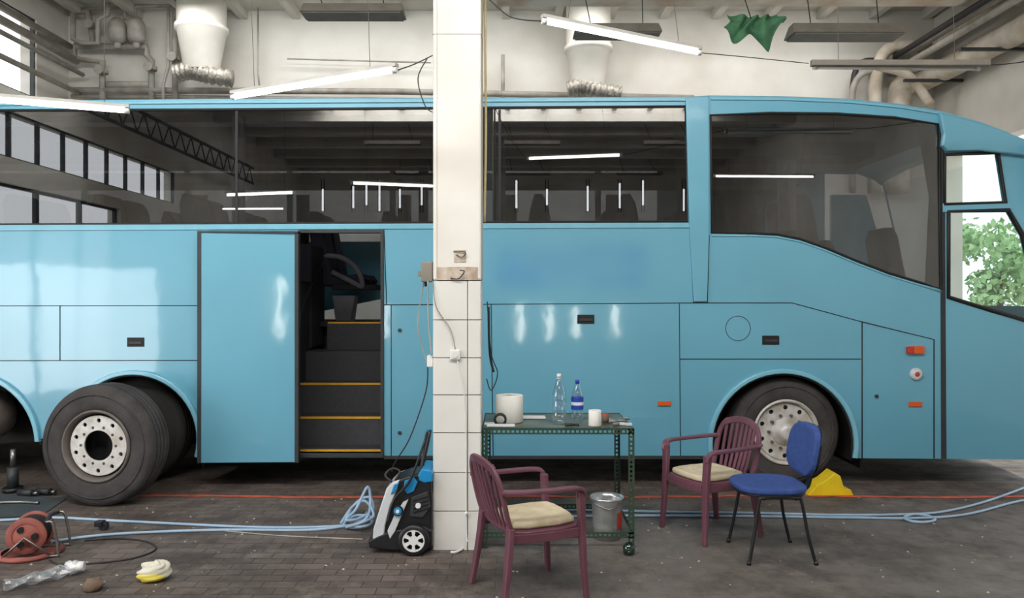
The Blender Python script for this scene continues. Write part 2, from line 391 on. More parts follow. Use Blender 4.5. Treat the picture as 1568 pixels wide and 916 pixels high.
tl=[]; g=0.003; xm=bx(716,5.06)
for i in range(7):
    z1=bz(rows[i],5.06)-g; z0=bz(rows[i+1],5.06)+g
    if i==6: z0=0.001
    for a,b in((PX0,xm),(xm,PX1)): tl.append(((a+g,PY0-0.004,z0),(b-g,PY0+0.008,z1)))
    for a,b in((PX0,xm),(xm,PX1)): tl.append(((a+g,PY1-0.008,z0),(b-g,PY1+0.004,z1)))
    for a,b in((PY0,PY0+0.11),(PY0+0.11,PY1)):
        tl.append(((PX0-0.004,a+g,z0),(PX0+0.008,b-g,z1))); tl.append(((PX1-0.008,a+g,z0),(PX1+0.004,b-g,z1)))
boxes('tiles',tl,m_tile,pl,bevel=0.0015)
eb=empty('junction_box')
a=P(645,432,5.12);b=P(664,401,5.12)
box('body',(a.x,5.1,a.z),(b.x-0.005,5.2,b.z),m_lampd,eb,bevel=0.008)
cyl('gland',(a.x+0.03,5.15,a.z),(a.x+0.03,5.15,a.z-0.03),0.012,m_bplast,eb)
box('lever',(a.x-0.025,5.12,a.z+0.04),(a.x,5.16,a.z+0.075),m_lampd,eb,bevel=0.004)
sk=empty('wall_socket')
q=P(697,543,5.05)
box('plate',(q.x-0.035,5.03,q.z-0.035),(q.x+0.035,5.056,q.z+0.035),m_white,sk,bevel=0.006)
cyl('face',(q.x,5.03,q.z),(q.x,5.022,q.z),0.022,m_tile,sk)
q=P(661,553,5.1); box('light_switch',(q.x-0.03,5.07,q.z-0.04),(PX0-0.006,5.15,q.z+0.04),m_white,None,bevel=0.006)
tube('hook_bracket',[P(694,385,5.045),P(712,386,5.04),P(708,394,5.04),P(698,390,5.045)],0.003,m_cable)
tube('pillar_hook',[P(690,426,5.045),P(702,427,5.03),P(711,416,5.02),P(704,414,5.03)],0.004,m_cable)
cb=empty('pillar_cables')
tube('cable_1',[P(663,430,5.05),P(668,470,5.04),P(690,505,5.04),P(697,535,5.03)],0.004,m_pipe,cb)
tube('cable_2',[P(655,430,5.1),P(656,490,5.08),P(661,545,5.06)],0.005,m_pipe,cb)
tube('cable_3',[P(655,560,5.1),P(652,600,5.1),P(628,670,5.1),P(605,708,5.15),P(600,722,5.2)],0.0045,m_cable,cb)
tube('cable_4',[P(649,430,5.15),P(640,500,5.15),P(655,560,5.1)],0.004,m_pipe,cb)
tube('cable_5',[P(700,550,5.045),P(712,620,5.045),P(714,800,5.045),P(716,830,5.02)],0.004,m_white,cb)
tube('rope_right_of_pillar',[P(743,-150,5.25),P(743,60,5.25),P(744,200,5.25),P(742,340,5.25)],0.009,m_rope)
hk=empty('hanging_cable_loop')
tube('conduit',[P(748,470,5.3),P(750,540,5.3),P(756,570,5.28)],0.009,m_bplast,hk)
tube('loop',[P(746,462,5.3),P(752,540,5.28),P(762,572,5.27),P(752,598,5.27),P(745,580,5.3)],0.004,m_cable,hk)
# ------------------------------------------------------------------ BUS
bus=empty('coach_bus')
D=6.7
def roof_px(x):
    tab=[(-348,157),(0,155),(300,152),(1050,149),(1088,147),(1200,148),(1300,152),(1380,160),(1440,170),(1500,186),(1545,203),(1562,215)]
    for (a,b),(c,d_) in zip(tab,tab[1:]):
        if x<=c: return b+(d_-b)*(x-a)/(c-a)
    return tab[-1][1]
top=[(x,roof_px(x)) for x in (-348,0,300,1050,1088,1200,1250,1300,1340,1380,1410,1440,1470,1500,1525,1545,1562)]
front=[(1568,240),(1584,310),(1600,400),(1612,520),(1615,640),(1605,704)]
bottom=arc(1198,680,110,-11.5,191.5)+[(587,701),(458,701),(310,700)]+arc(205,672,100,-16,180)+arc(-48,680,106,4.3,190.9)+[(-348,700)]
outline=top+front+bottom
w_main=[(-330,170),(300,168),(1049,163),(1053,339),(300,343),(-330,345)]
w_front=[(1088,176),(1180,173),(1280,174),(1370,180),(1438,190),(1441,443),(1410,433),(1360,418),(1310,399),(1265,380),(1225,366),(1190,359),(1150,357),(1090,357)]
w_d1=[(1446,237),(1528,234),(1540,310),(1446,313)]
w_d2=[(1452,324),(1544,322),(1566,360),(1583,430),(1590,497),(1452,455)]
w_open=[(457,357),(585,357),(585,694),(457,694)]
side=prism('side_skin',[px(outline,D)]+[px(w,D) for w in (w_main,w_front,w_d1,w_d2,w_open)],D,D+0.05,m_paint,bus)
far_w=[]
for a in range(-320,1000,215): far_w.append(rect(a,176,a+203,338))
far_w.append([(1088,180),(1438,195),(1438,340),(1088,340)])
far_w.append([(1452,240),(1525,240),(1560,360),(1575,470),(1452,440)])
prism('far_side_skin',[px(outline,D)]+[px(w,D) for w in far_w],9.15,9.2,m_paint,bus)
prism('side_glass_main',[px(w_main,D)],D+0.004,D+0.012,m_glass,bus)
prism('side_glass_front',[px(w_front,D)],D+0.004,D+0.012,m_glass,bus)
prism('door_glass_upper',[px(w_d1,D)],D+0.01,D+0.018,m_clear,bus)
prism('door_glass_lower',[px(w_d2,D)],D+0.01,D+0.018,m_clear,bus)
for i,w in enumerate(far_w): prism('far_glass_%d'%i,[px(w,D)],9.17,9.178,m_glassf if i<len(far_w)-1 else m_clear,bus)
def gasket(name,poly,r,mat,y=D-0.001): tube(name,[Vector((a,y,b)) for a,b in px(poly,D)],r,mat,bus,smooth=False,cyc=True,seg=6)
gasket('gasket_main',w_main,0.012,m_black); gasket('gasket_front',w_front,0.012,m_black)
gasket('gasket_door_a',w_d1,0.02,m_black); gasket('gasket_door_b',w_d2,0.022,m_black)
for i,x in enumerate((-120,362,765)):
    prism('pane_joint_%d'%i,[px([(x-2,168),(x+2,168),(x+2,343),(x-2,343)],D)],D,D+0.02,m_black,bus)
    prism('pane_post_%d'%i,[px([(x-9,168),(x+9,168),(x+9,343),(x-9,343)],D)],D+0.03,D+0.07,m_int,bus)
prism('frit_top',[px([(-330,167),(1049,161),(1049,173),(-330,180)],D)],D+0.013,D+0.02,m_black,bus)
prism('frit_right',[px([(1030,163),(1052,163),(1054,341),(1040,341)],D)],D+0.013,D+0.02,m_black,bus)
prism('frit_front',[px([(1405,184),(1440,190),(1441,443),(1418,436),(1424,300)],D)],D+0.013,D+0.02,m_black,bus)
v=[];f=[];ys=[6.70,6.74,6.9,7.3,7.95,8.6,9.0,9.16,9.2]; dz=[0,0.02,0.05,0.09,0.11,0.09,0.05,0.02,0]
for a,b in top:
    for y,dd in zip(ys,dz): v.append((bx(a),y,bz(b)+dd-0.004))
n=len(ys)
for i in range(len(top)-1):
    for j in range(n-1): f.append((i*n+j,(i+1)*n+j,(i+1)*n+j+1,i*n+j+1))
r_=mesh('roof_skin',v,f,m_paint,bus,smooth=True)
so=r_.modifiers.new('s','SOLIDIFY'); so.thickness=0.03; so.offset=-1
bul=[0,0.1,0.2,0.26,0.28,0.26,0.2,0.1,0]; ysf=[6.70,6.8,7.1,7.5,7.95,8.4,8.8,9.1,9.2]
def endloft(name,pts,mat,sgn=1):
    v=[];f=[];n=len(ysf)
    for a,b in pts:
        for y,c in zip(ysf,bul): v.append((bx(a)+sgn*c,y,bz(b)))
    for i in range(len(pts)-1):
        for j in range(n-1): f.append((i*n+j,(i+1)*n+j,(i+1)*n+j+1,i*n+j+1))
    return mesh(name,v,f,mat,bus,smooth=True)
endloft('windscreen',[(1562,215),(1568,240),(1584,310),(1600,400),(1607,470)],m_clear)
endloft('front_panel',[(1607,470),(1612,520),(1615,640),(1605,704)],m_paint)
endloft('rear_panel',[(-348,157),(-348,700)],m_paint,-0.5)
prism('visor_fairing',[px([(1440,172),(1500,187),(1545,203),(1575,214),(1592,230),(1590,240),(1560,236),(1500,230),(1452,231),(1444,222),(1446,205)],6.64)],6.64,6.70,m_paint,bus,bev=0.015)
cyl('mirror_arm',P(1572,222,6.6),P(1640,240,6.4),0.03,m_paint,bus)
box('mirror_head',(bx(1640,6.4),6.3,2.6),(bx(1640,6.4)+0.15,6.5,3.05),m_bplast,bus,bevel=0.03)
prism('b_pillar_trim',[px([(1050,149),(1086,147),(1086,360),(1083,462),(1063,462),(1056,345)],D-0.03)],D-0.03,D,m_paint,bus,bev=0.008)
def seam(name,pts,r=0.005,mat=None,y=D-0.001,sm=False): return tube(name,[Vector((a,y,b)) for a,b in px(pts,D)],r,mat or m_seal,bus,smooth=sm,seg=6)
prism('belt_rail',[px([(-348,346),(1055,341),(1055,349),(-348,355)],D)],D-0.012,D,m_paint_l,bus,bev=0.004)
prism('gutter_rail',[px([(-348,160),(0,158),(300,155),(1050,151.5),(1050,155),(300,159),(0,162),(-348,164)],D)],D-0.015,D,m_paint_l,bus,bev=0.004)
prism('gutter_rail_front',[px([(1088,150),(1200,151),(1300,155),(1380,163),(1440,173),(1440,176),(1380,166),(1300,158),(1200,154),(1088,153)],D)],D-0.012,D,m_paint_l,bus,bev=0.003)
seam('window_sill_line',[(1090,361),(1150,361),(1190,363),(1225,370),(1265,384),(1310,403),(1360,422),(1410,437),(1441,447)],0.009,m_paint_l)
seams=[[(-348,469),(303,468)],[(-348,553),(303,552)],[(92,468),(92,552)],[(588,467),(1062,464),(1213,464),(1320,493)],[(1320,493),(1430,520),(1430,702)],
 [(1320,493),(1320,702)],[(1040,464),(1042,700)],[(1041,550),(1318,550)],[(599,467),(599,700)],[(752,466),(755,700)],[(588,352),(592,467)],
 [(1057,345),(1062,464)],[(1086,360),(1083,464)],[(1453,458),(1520,479),(1600,500)],[(528,343),(528,352)]]
for i,s in enumerate(seams): seam('seam_%d'%i,s,0.0055 if i in(4,5) else 0.004,m_black)
seam('fuel_flap',circ(1130,503,19)+[(1149,503)],0.003,m_seal)
prism('entrance_door_gap',[px([(1439,190),(1446,200),(1449,703),(1441,703)],D)],D-0.004,D,m_seal,bus)
prism('entrance_door_bar',[px([(1443,312),(1547,308),(1549,320),(1443,325)],D)],D-0.012,D+0.002,m_paint,bus,bev=0.003)
prism('skirt_edge',[px([(588,698),(1085,698),(1085,703),(588,703)],D)],D-0.008,D+0.03,m_seal,bus)
def flare(name,cx,cy,r0,r1,a0,a1,Y=7.36):
    prism(name,[px(arc(cx,cy,r1,a0,a1)+arc(cx,cy,r0,a1,a0),D)],D-0.035,D+0.02,m_paint_l,bus,bev=0.01)
    seam(name+'_lip',arc(cx,cy,r0-1,a0,a1),0.012,m_black)
    prism(name+'_well_liner',[px(arc(cx,cy,r0+4,a0-3,a1+3)+arc(cx,cy,r0+2,a1+3,a0-3),D)],D+0.03,Y,m_black,bus)
    prism(name+'_well_back',[px(arc(cx,cy,r0+3,a0-6,a1+6),D)],Y,Y+0.02,m_black,bus)
flare('arch_flare_front',1198,680,108,115,-11,191)
flare('arch_flare_rear',205,672,98,105,-16,180)
flare('arch_flare_tag',-48,680,104,111,2,190)
for i,x in enumerate((3.2,1.72,-2.85)):
    box('mudflap_%d'%i,(x,6.8,0.16),(x+0.02,7.36,0.5),m_black,bus)
boxes('chassis_dark',[((-6.6,7.4,0.42),(-2.2,9.1,1.42)),((-1.05,7.4,0.42),(4.6,9.1,1.30)),((-1.05,6.78,0.95),(1.6,7.4,1.38)),((-1.05,6.78,0.3),(1.6,7.4,0.95)),((3.25,6.78,0.35),(4.5,7.4,1.3)),((-2.75,6.78,0.33),(-2.2,7.4,1.42)),((-2.2,8.3,0.42),(-1.1,9.1,1.40))],m_dark,bus)
boxes('deck',[((-6.6,6.76,1.42),(-2.15,9.14,1.47)),((-1.08,6.76,1.42),(3.9,9.14,1.47)),((-2.15,8.1,1.42),(-1.08,9.14,1.47))],m_dark,bus)
box('headliner',(-6.6,6.78,3.3),(4.2,9.12,3.34),m_int,bus)
boxes('luggage_rack',[((-6.4,6.9,3.05),(3.4,7.3,3.2)),((-6.4,8.65,3.05),(3.4,9.08,3.2))],m_dark,bus,bevel=0.03)
S0,S1=-2.12,bx(584)
st=[];ed=[]
for i,(y,z) in enumerate([(6.78,0.33),(7.05,0.59),(7.33,0.88),(7.60,1.18),(7.88,1.47)]):
    xa=S0 if i<4 else -1.97
    st.append(((xa,y,z-0.3 if i else 0.27),(S1+0.08,y+0.34,z)))
    if i!=3: ed.append(((xa+0.01,y-0.006,z-0.012),(S1-0.02,y+0.03,z+0.006)))
boxes('stairs',st,m_step,bus); boxes('stair_edges',ed,m_yel,bus)
boxes('stair_walls',[((S0-0.04,6.76,0.27),(S0,8.2,1.9)),((S1+0.08,6.76,0.27),(S1+0.12,8.2,2.25))],m_dark,bus)
tube('stair_handrail',[(-2.0,6.9,1.0),(-2.0,6.95,1.5),(-2.0,7.2,1.75),(-2.0,7.8,2.1)],0.014,m_black,bus)
tube('stair_fan_guard',[(-2.1,8.25,2.2),(-1.9,8.22,2.18),(-1.72,8.2,2.05),(-1.66,8.2,1.86),(-1.8,8.2,1.92),(-2.0,8.22,2.02)],0.03,m_lightgrey,bus)
prism('stair_bin',[[(-1.96,1.47),(-1.78,1.47),(-1.74,1.76),(-2.0,1.76)]],8.2,8.4,m_lightgrey,bus,bev=0.02)
prism('stair_table',[[(-2.0,1.82),(-1.5,1.82),(-1.52,1.88),(-2.0,1.88)]],8.2,8.6,m_dark,bus,bev=0.01)
box('stair_cabinet',(-2.5,7.75,1.2),(-2.1,8.3,2.3),m_dark,bus,bevel=0.02)
box('stair_far_pillar',(-1.05,8.3,1.47),(-0.95,8.4,3.2),m_int,bus)
DD=6.6
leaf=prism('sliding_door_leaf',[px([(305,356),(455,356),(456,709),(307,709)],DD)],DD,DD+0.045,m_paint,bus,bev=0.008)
cxl=bx(380,DD); R_=Matrix.Rotation(math.radians(1.7),4,'Z')
for vv in leaf.data.vertices: vv.co=R_@(vv.co-Vector((cxl,DD+0.02,0)))+Vector((cxl,DD+0.02,0))
boxes('sliding_door_edges',[((bx(303,DD),DD-0.018,bz(709,DD)),(bx(309,DD),DD+0.05,bz(354,DD))),((bx(451,DD),DD+0.0,bz(709,DD)),(bx(457,DD),DD+0.06,bz(354,DD))),
   ((bx(303,DD),DD-0.016,bz(357,DD)),(bx(457,DD),DD+0.05,bz(354,DD)))],m_seal,bus,bevel=0.003)
boxes('door_frame',[((bx(457),D-0.01,bz(357)),(bx(588),D+0.04,bz(352))),((bx(583),D-0.012,bz(700)),(bx(588),D+0.04,bz(354))),((bx(455),D-0.02,bz(700)),(bx(588),D+0.12,bz(694)))],m_seal,bus,bevel=0.003)
def latch(i,x,y):
    prism('latch_%d'%i,[px(rect(x-13,y-7,x+13,y+7),D)],D-0.006,D+0.002,m_black,bus,bev=0.003)
    prism('latch_handle_%d'%i,[px(rect(x-10,y-1,x+10,y+3),D)],D-0.014,D-0.004,m_seal,bus,bev=0.002)
for i,(x,y) in enumerate([(897,489),(208,524),(1180,521)]): latch(i,x,y)
prism('marker_lamp_big',[px(rect(1390,530,1413,542),D)],D-0.035,D,m_orange,bus,bev=0.008)
prism('marker_lamp_base',[px(rect(1387,531,1397,541),D)],D-0.04,D,m_red,bus,bev=0.006)
for i,(x,y) in enumerate([(1401,619),(1017,618)]):
    prism('marker_lamp_%d'%i,[px(rect(x-10,y-3.5,x+10,y+3.5),D)],D-0.016,D,m_orange,bus,bev=0.004)
c=P(1402,573,D)
lathe('round_lamp_ring',[(0.022,-0.03),(0.045,-0.03),(0.056,-0.012),(0.056,0)],m_silver,bus,loc=c,axis='y')
lathe('round_lamp_lens',[(0.0,-0.035),(0.016,-0.033),(0.023,-0.026)],m_red,bus,loc=c,axis='y')
for i,(x,y) in enumerate([(612,506),(612,663),(1342,607)]):
    q=P(x,y,D); cyl('lock_%d'%i,q,(q.x,D-0.012,q.z),0.016,m_seal,bus)
seat=prism('seat',[[(0.42,0.36),(0.46,0.44),(0.42,0.5),(0.1,0.48),(0.02,0.85),(-0.03,1.12),(-0.08,1.2),(-0.15,1.2),(-0.18,1.1),(-0.14,0.8),(-0.06,0.42),(0.0,0.36)]],-0.2,0.2,m_seat,bus,bev=0.04)
sd=seat.data; bpy.data.objects.remove(seat)
k=0
for row in range(12):
    x=-6.2+row*0.82
    for yy in (7.05,7.5,8.42,8.86):
        if yy<8 and -2.45<x<-0.9: continue
        o=bpy.data.objects.new('seat_%d'%k,sd); o.location=(x,yy,1.5); link(o,bus); k+=1
o=bpy.data.objects.new('driver_seat',sd); o.location=(3.75,8.7,1.2); link(o,bus)
o=bpy.data.objects.new('guide_seat',sd); o.location=(3.7,7.2,1.2); link(o,bus)
def curtain(name,x0,x1,z0,z1,y):
    v=[];f=[];n=28
    for i in range(n+1):
        x=x0+(x1-x0)*i/n; yy=y+0.025*math.sin(i*1.6)
        v+=[(x,yy,z0),(x,yy,z1)]
    for i in range(n): f.append((2*i,2*i+2,2*i+3,2*i+1))
    mesh(name,v,f,m_curtain,bus,smooth=True)
for i,x in enumerate((-5.2,-3.9,-2.65,-1.4,-0.1,1.15,2.5,2.95)): curtain('curtain_%d'%i,x,x+0.16,2.35,3.0,9.08)
curtain('curtain_front',2.45,2.62,2.35,3.0,6.82)
box('dashboard',(4.1,7.0,1.0),(4.75,9.1,1.5),m_dark,bus,bevel=0.05)
lathe('steering_wheel',[(0.2,-0.015),(0.215,0),(0.2,0.015),(0.185,0),(0.2,-0.015)],m_black,bus,loc=(4.0,8.7,1.75),axis='z')
# wheels ---------------------------------------------------------
def wheel(name,loc,rz=0.0,R=0.5,W=0.28,parent=None,hub=True,tyre=None,tilt=0):
    tyre=tyre or m_tyre
    e=empty(name,loc,rz)
    if parent: e.parent=parent
    e.rotation_euler=(tilt,0,rz)
    h=W/2; ri=0.29
    pr=[(ri,-h+0.03),(ri+0.02,-h+0.005),(ri+0.05,-h-0.005),(R-0.11,-h-0.012),(R-0.05,-h+0.0),(R-0.02,-h+0.018),(R-0.005,-h+0.045)]
    t=[]
    for gx in (-0.07,-0.025,0.025,0.07): t+=[(R,gx-0.008),(R-0.014,gx-0.006),(R-0.014,gx+0.006),(R,gx+0.008)]
    pr+=t+[(R-0.005,h-0.045),(R-0.02,h-0.018),(R-0.05,h),(R-0.11,h+0.012),(ri+0.05,h+0.005),(ri,h-0.03),(ri,-h+0.03)]
    lathe('tyre',pr,tyre,e,axis='y',seg=56)
    lathe('sidewall_rib',[(R-0.085,-h-0.012),(R-0.08,-h-0.02),(R-0.072,-h-0.009)],tyre,e,axis='y',seg=56)
    rm=m_rimdull if not hub else m_rim
    lathe('rim_lip',[(ri+0.012,-h+0.008),(ri+0.006,-h-0.008),(ri-0.008,-h-0.006),(ri-0.02,-h+0.03),(ri-0.03,-h+0.06),(ri-0.035,h-0.02)],rm,e,axis='y',seg=48)
    ro=0.262 if hub else 0.25; rh=0.222 if hub else 0.208
    holes=[circ(rh*math.cos(2*math.pi*i/10+0.3),rh*math.sin(2*math.pi*i/10+0.3),0.021 if hub else 0.017,14) for i in range(10)]
    prism('rim_disc',[circ(0,0,ro,48),circ(0,0,0.125 if not hub else 0.05,32)]+holes,-h+0.035,-h+0.05,m_rim,e,bev=0.003)
    if hub:
        lathe('hub',[(0.0,-h-0.05),(0.05,-h-0.05),(0.075,-h-0.035),(0.085,-h+0.0),(0.12,-h+0.015),(0.13,-h+0.036)],m_rim,e,axis='y')
    for i in range(10):
        a=2*math.pi*i/10; rr=0.155
        cyl('nut_%d'%i,(rr*math.cos(a),-h+0.037,rr*math.sin(a)),(rr*math.cos(a),-h+(0.008 if hub else 0.033),rr*math.sin(a)),0.014 if hub else 0.012,m_steel if hub else m_seal,e,seg=8)
    if not hub:
        lathe('rim_barrel',[(0.255,-h+0.05),(0.25,h-0.01)],m_seal,e,axis='y')
        lathe('rim_back',[(0.0,h-0.06),(0.25,h-0.06)],m_black,e,axis='y')
    else: cyl('brake_drum',(0,-h+0.06,0),(0,h,0),0.25,m_black,e)
    return e
wheel('front_wheel',(bx(1196,6.9),6.9,0.5),0,parent=bus)
wheel('front_wheel_far',(bx(1196,6.9),8.95,0.5),0,parent=bus)
wheel('rear_wheel',(bx(212,7.0),7.0,0.5),0,parent=bus,tyre=m_tyre_d)
wheel('rear_wheel_far',(bx(212,7.0),8.9,0.5),0,parent=bus,tyre=m_tyre_d)
dr=empty('tag_axle_hub',(bx(-35,6.9),6.9,0.62)); dr.parent=bus
lathe('drum',[(0.0,-0.2),(0.08,-0.2),(0.1,-0.12),(0.17,-0.1),(0.2,-0.05),(0.24,-0.04),(0.24,0.2)],m_rimdull,dr,axis='y')
cyl('axle',(0,0.2,0),(0,2.0,0),0.08,m_dark,dr)
wheel('loose_truck_wheel',(bx(153,6.12),6.22,0.506),math.radians(-6),R=0.505,hub=False)
prism('wheel_chock',[[(bx(1235,6.5),0.001),(bx(1304,6.5),0.001),(bx(1300,6.5),0.05),(bx(1290,6.5),0.06),(bx(1284,6.5),0.17),(bx(1276,6.5),0.2),(bx(1262,6.5),0.13),(bx(1248,6.5),0.09)]],6.46,6.64,m_chock,None,bev=0.006)
# ------------------------------------------------------------------ lamps
def striplamp(name,a,b,lit=True,house=m_lampw):
    e=empty(name); a=Vector(a);b=Vector(b); d=(b-a).normalized()
    cyl('tube',a+d*0.03,b-d*0.03,0.015,m_tube if lit else m_tubeoff,e,seg=14)
    for i,p in enumerate((a,b-d*0.03)): cyl('cap_%d'%i,p,p+d*0.03,0.018,m_white,e)
    up=Vector((0,0,0.022)); s=d.cross(Vector((0,0,1))).normalized()*0.02
    v=[a+up*0.9-s,a+up*0.9+s,b+up*0.9+s,b+up*0.9-s,a+up*1.8-s,a+up*1.8+s,b+up*1.8+s,b+up*1.8-s]
    mesh('housing',v,BF,house,e)
    for i,t in enumerate((0.15,0.85)):
        p=a+(b-a)*t+up*1.8; cyl('wire_%d'%i,p,(ribx(p.x),p.y,ZC-0.14),0.002,m_lampd,e,seg=6)
    return e
striplamp('strip_lamp',P(355,149,4.9),P(608,107,4.4))
striplamp('strip_lamp',P(830,32,4.5),P(1073,81,4.95))
striplamp('strip_lamp',P(-70,148,4.55),P(198,170,4.85))
striplamp('strip_lamp',(3.25,1.5,3.7),(4.9,1.45,3.7))
striplamp('strip_lamp',(-5.9,-1.6,3.55),(-4.6,-1.55,3.55))
e=striplamp('strip_lamp',P(1245,103,5.6),P(1500,105,5.65),lit=False)
a=P(1240,94,5.6);b=P(1505,97,5.65)
prism('reflector',[[(a.x,a.z),(b.x,b.z),(b.x,b.z-0.045),(a.x,a.z-0.045)]],5.55,5.6,m_lampd,e,bev=0.008)
def oldlamp(x0,y0,x1,y1,d):
    e=empty('fluorescent_fixture'); a=P(x0,y1,d); b=P(x1,y0,d)
    w=0.16; z0,z1=a.z,b.z
    v=[(a.x,d-w,z0),(b.x,d-w,z0),(b.x,d+w,z0),(a.x,d+w,z0),(a.x+0.03,d-w*0.45,z1),(b.x-0.03,d-w*0.45,z1),(b.x-0.03,d+w*0.45,z1),(a.x+0.03,d+w*0.45,z1)]
    mesh('housing',v,BF,m_lampd,e,bevel=0.01)
    box('diffuser',(a.x+0.03,d-w+0.02,z0-0.02),(b.x-0.03,d+w-0.02,z0+0.003),m_lampu,e,bevel=0.008)
    for i,t in enumerate((0.2,0.8)):
        X=a.x+(b.x-a.x)*t; cyl('rod_%d'%i,(X,d,z1),(ribx(X),d,ZC-0.14),0.006,m_cable,e,seg=8)
oldlamp(463,8,620,24,9.0); oldlamp(878,38,1011,54,9.2); oldlamp(1207,38,1380,56,8.6)
for X,Y in ((-3,-5.2),(0.5,-5.2),(4,-5.2),(-3,-9.7),(0.5,-9.7),(4,-9.7)):
    e=empty('fluorescent_fixture'); box('housing',(X-0.7,Y-0.12,5.6),(X+0.7,Y+0.12,5.7),m_lampu,e,bevel=0.01)
    for i in (-0.5,0.5): cyl('rod_%d'%(i>0),(X+i,Y,5.7),(ribx(X+i),Y,ZC-0.14),0.008,m_cable,e,seg=8)
tube('lamp_wire',[P(610,107,4.4),P(635,98,4.7),P(662,85,5.04)],0.004,m_cable)
tube('lamp_wire',[P(740,-10,5.2),P(775,22,4.9),P(800,30,4.7),P(828,32,4.5)],0.004,m_cable)
tube('lamp_wire',[P(1075,81,4.95),P(1150,88,5.2),P(1238,97,5.6)],0.003,m_cable)
tube('lamp_wire',[P(1507,99,5.65),P(1540,98,5.65),P(1640,85,5.65)],0.004,m_cable)
tube('lamp_wire',[P(655,88,5.04),P(640,120,5.05),P(650,160,5.05),P(662,172,5.05)],0.004,m_cable)
# ------------------------------------------------------------------ back wall services
def duct(x,rp,y1,y2,d):
    e=empty('ventilation_duct'); s=d/F; X=bx(x,d); r=rp*s
    prof=[(r,ZC),(r,bz(y1,d)+0.04),(r+0.03,bz(y1,d)+0.03),(r+0.03,bz(y1,d)-0.03),(r,bz(y1,d)-0.04),(r*0.72,bz(y2,d)),(r*0.7,bz(y2,d)-0.06)]
    lathe('duct_body',prof,m_duct,e,loc=(X,d,0),seg=40)
    z=bz(y2,d)-0.1
    tube('flex_hose',[(X-0.35*rp/36,d-0.1,z-0.02),(X-0.1,d-0.12,z+0.02),(X+0.15,d-0.14,z-0.05),(X+0.5*rp/36,d-0.12,z-0.1)],lambda t: 0.12+0.02*math.sin(t*70),m_foil,e,n=14,seg=16)
duct(309,36,45,104,11.3); duct(901,34,76,128,11.4)
pp=empty('wall_pipes')
dp=11.75
def pipe(name,pts,r,d=dp,mat=m_pipe,sm=False): tube(name,[P(a,b,d) for a,b in pts],r,mat,pp,smooth=sm,seg=12)
pipe('main_h',[(110,138),(600,140),(1062,150)],0.05); pipe('main_h2',[(110,147),(1062,158)],0.035,d=11.8)
pipe('riser_a',[(268,-10),(268,160)],0.045,d=11.7); pipe('riser_b',[(770,84),(770,160)],0.03)
pipe('riser_c',[(258,10),(258,100),(250,130),(250,160)],0.025,d=11.6); pipe('riser_d',[(112,20),(112,60),(125,66),(150,66),(150,30),(165,22),(165,5)],0.04,d=11.55)
pipe('branch_a',[(157,160),(157,95),(115,90),(115,70),(225,72),(225,85),(232,92),(232,160)],0.05)
pipe('branch_b',[(105,20),(135,18),(142,60),(142,75)],0.045); pipe('branch_c',[(120,14),(190,12),(192,30)],0.03); pipe('branch_d',[(208,28),(208,10),(262,8)],0.03)
pipe('branch_e',[(165,130),(228,130)],0.06); pipe('branch_f',[(180,66),(180,74)],0.05,d=11.6); pipe('branch_g',[(209,66),(209,74)],0.05,d=11.6)
for i,(x,y) in enumerate(((157,110),(232,105),(142,40),(268,90))):
    c=P(x,y,11.68); cyl('flange_%d'%i,(c.x,c.y,c.z-0.03),(c.x,c.y,c.z+0.03),0.085,m_pipe,pp)
    cyl('valve_%d'%i,(c.x,c.y-0.1,c.z),(c.x,c.y-0.13,c.z),0.07,m_pipe,pp)
for i,x in enumerate((180,209)):
    c=P(x,48,11.6); lathe('meter_%d'%i,[(0.0,0.2),(0.07,0.2),(0.11,0.15),(0.13,0.1),(0.13,-0.12),(0.09,-0.17),(0.0,-0.18)],m_pipe,pp,loc=c,seg=24)
pipe('thin_line',[(395,12),(395,110),(398,140)],0.015); pipe('thin_line2',[(440,90),(660,96)],0.012)
lw=empty('left_wall_pipes')
for i,(X,z,r) in enumerate([(-6.95,5.52,0.06),(-6.85,5.3,0.035),(-7.05,5.75,0.05),(-6.9,5.0,0.04)]): cyl('pipe_%d'%i,(X,6,z),(X,11.8,z),r,m_pipe,lw)
rw=empty('right_wall_pipes')
for i,(X,z,r,mt) in enumerate([(6.55,5.2,0.17,m_pipe_w),(6.25,5.62,0.07,m_pipe),(6.05,5.55,0.045,m_cable),(6.15,5.38,0.05,m_pipe),(6.65,5.75,0.09,m_pipe_w)]):
    tube('pipe_%d'%i,[(X,4.5,z),(X,11.5-0.05*i,z),(X-0.25,11.75-0.05*i,z-0.05),(X-0.4-0.12*i,11.75-0.03*i,z-0.3),(X-0.42-0.12*i,11.75-0.03*i,3.4)],r,mt,rw,n=8,seg=16)
tube('pipe_x',[P(1340,100,11.3),P(1390,115,11.3),P(1425,160,11.3)],0.07,m_pipe_w,rw)
for i in range(4):
    y=7+i*1.4; box('bracket_%d'%i,(5.95,y,5.02),(6.84,y+0.05,5.06),m_seal,rw)
v=[];f=[];n=26;mm=12
for i in range(n+1):
    u=i/n
    ln=0.1+0.22*math.exp(-((u-0.25)/0.2)**2)+0.34*math.exp(-((u-0.68)/0.14)**2)
    for j in range(mm+1):
        w_=j/mm
        x=bx(1113,8.8)+0.64*u+0.05*math.sin(w_*4+u*5)
        v.append((x,8.8+0.05*math.sin(u*22+w_*3)+0.03*math.sin(w_*9),bz(22,8.8)-ln*w_-0.02*math.sin(u*3.1)))
for i in range(n):
    for j in range(mm): f.append((i*(mm+1)+j,(i+1)*(mm+1)+j,(i+1)*(mm+1)+j+1,i*(mm+1)+j+1))
gc=empty('green_rag')
mesh('cloth',v,f,m_greencloth,gc,smooth=True)
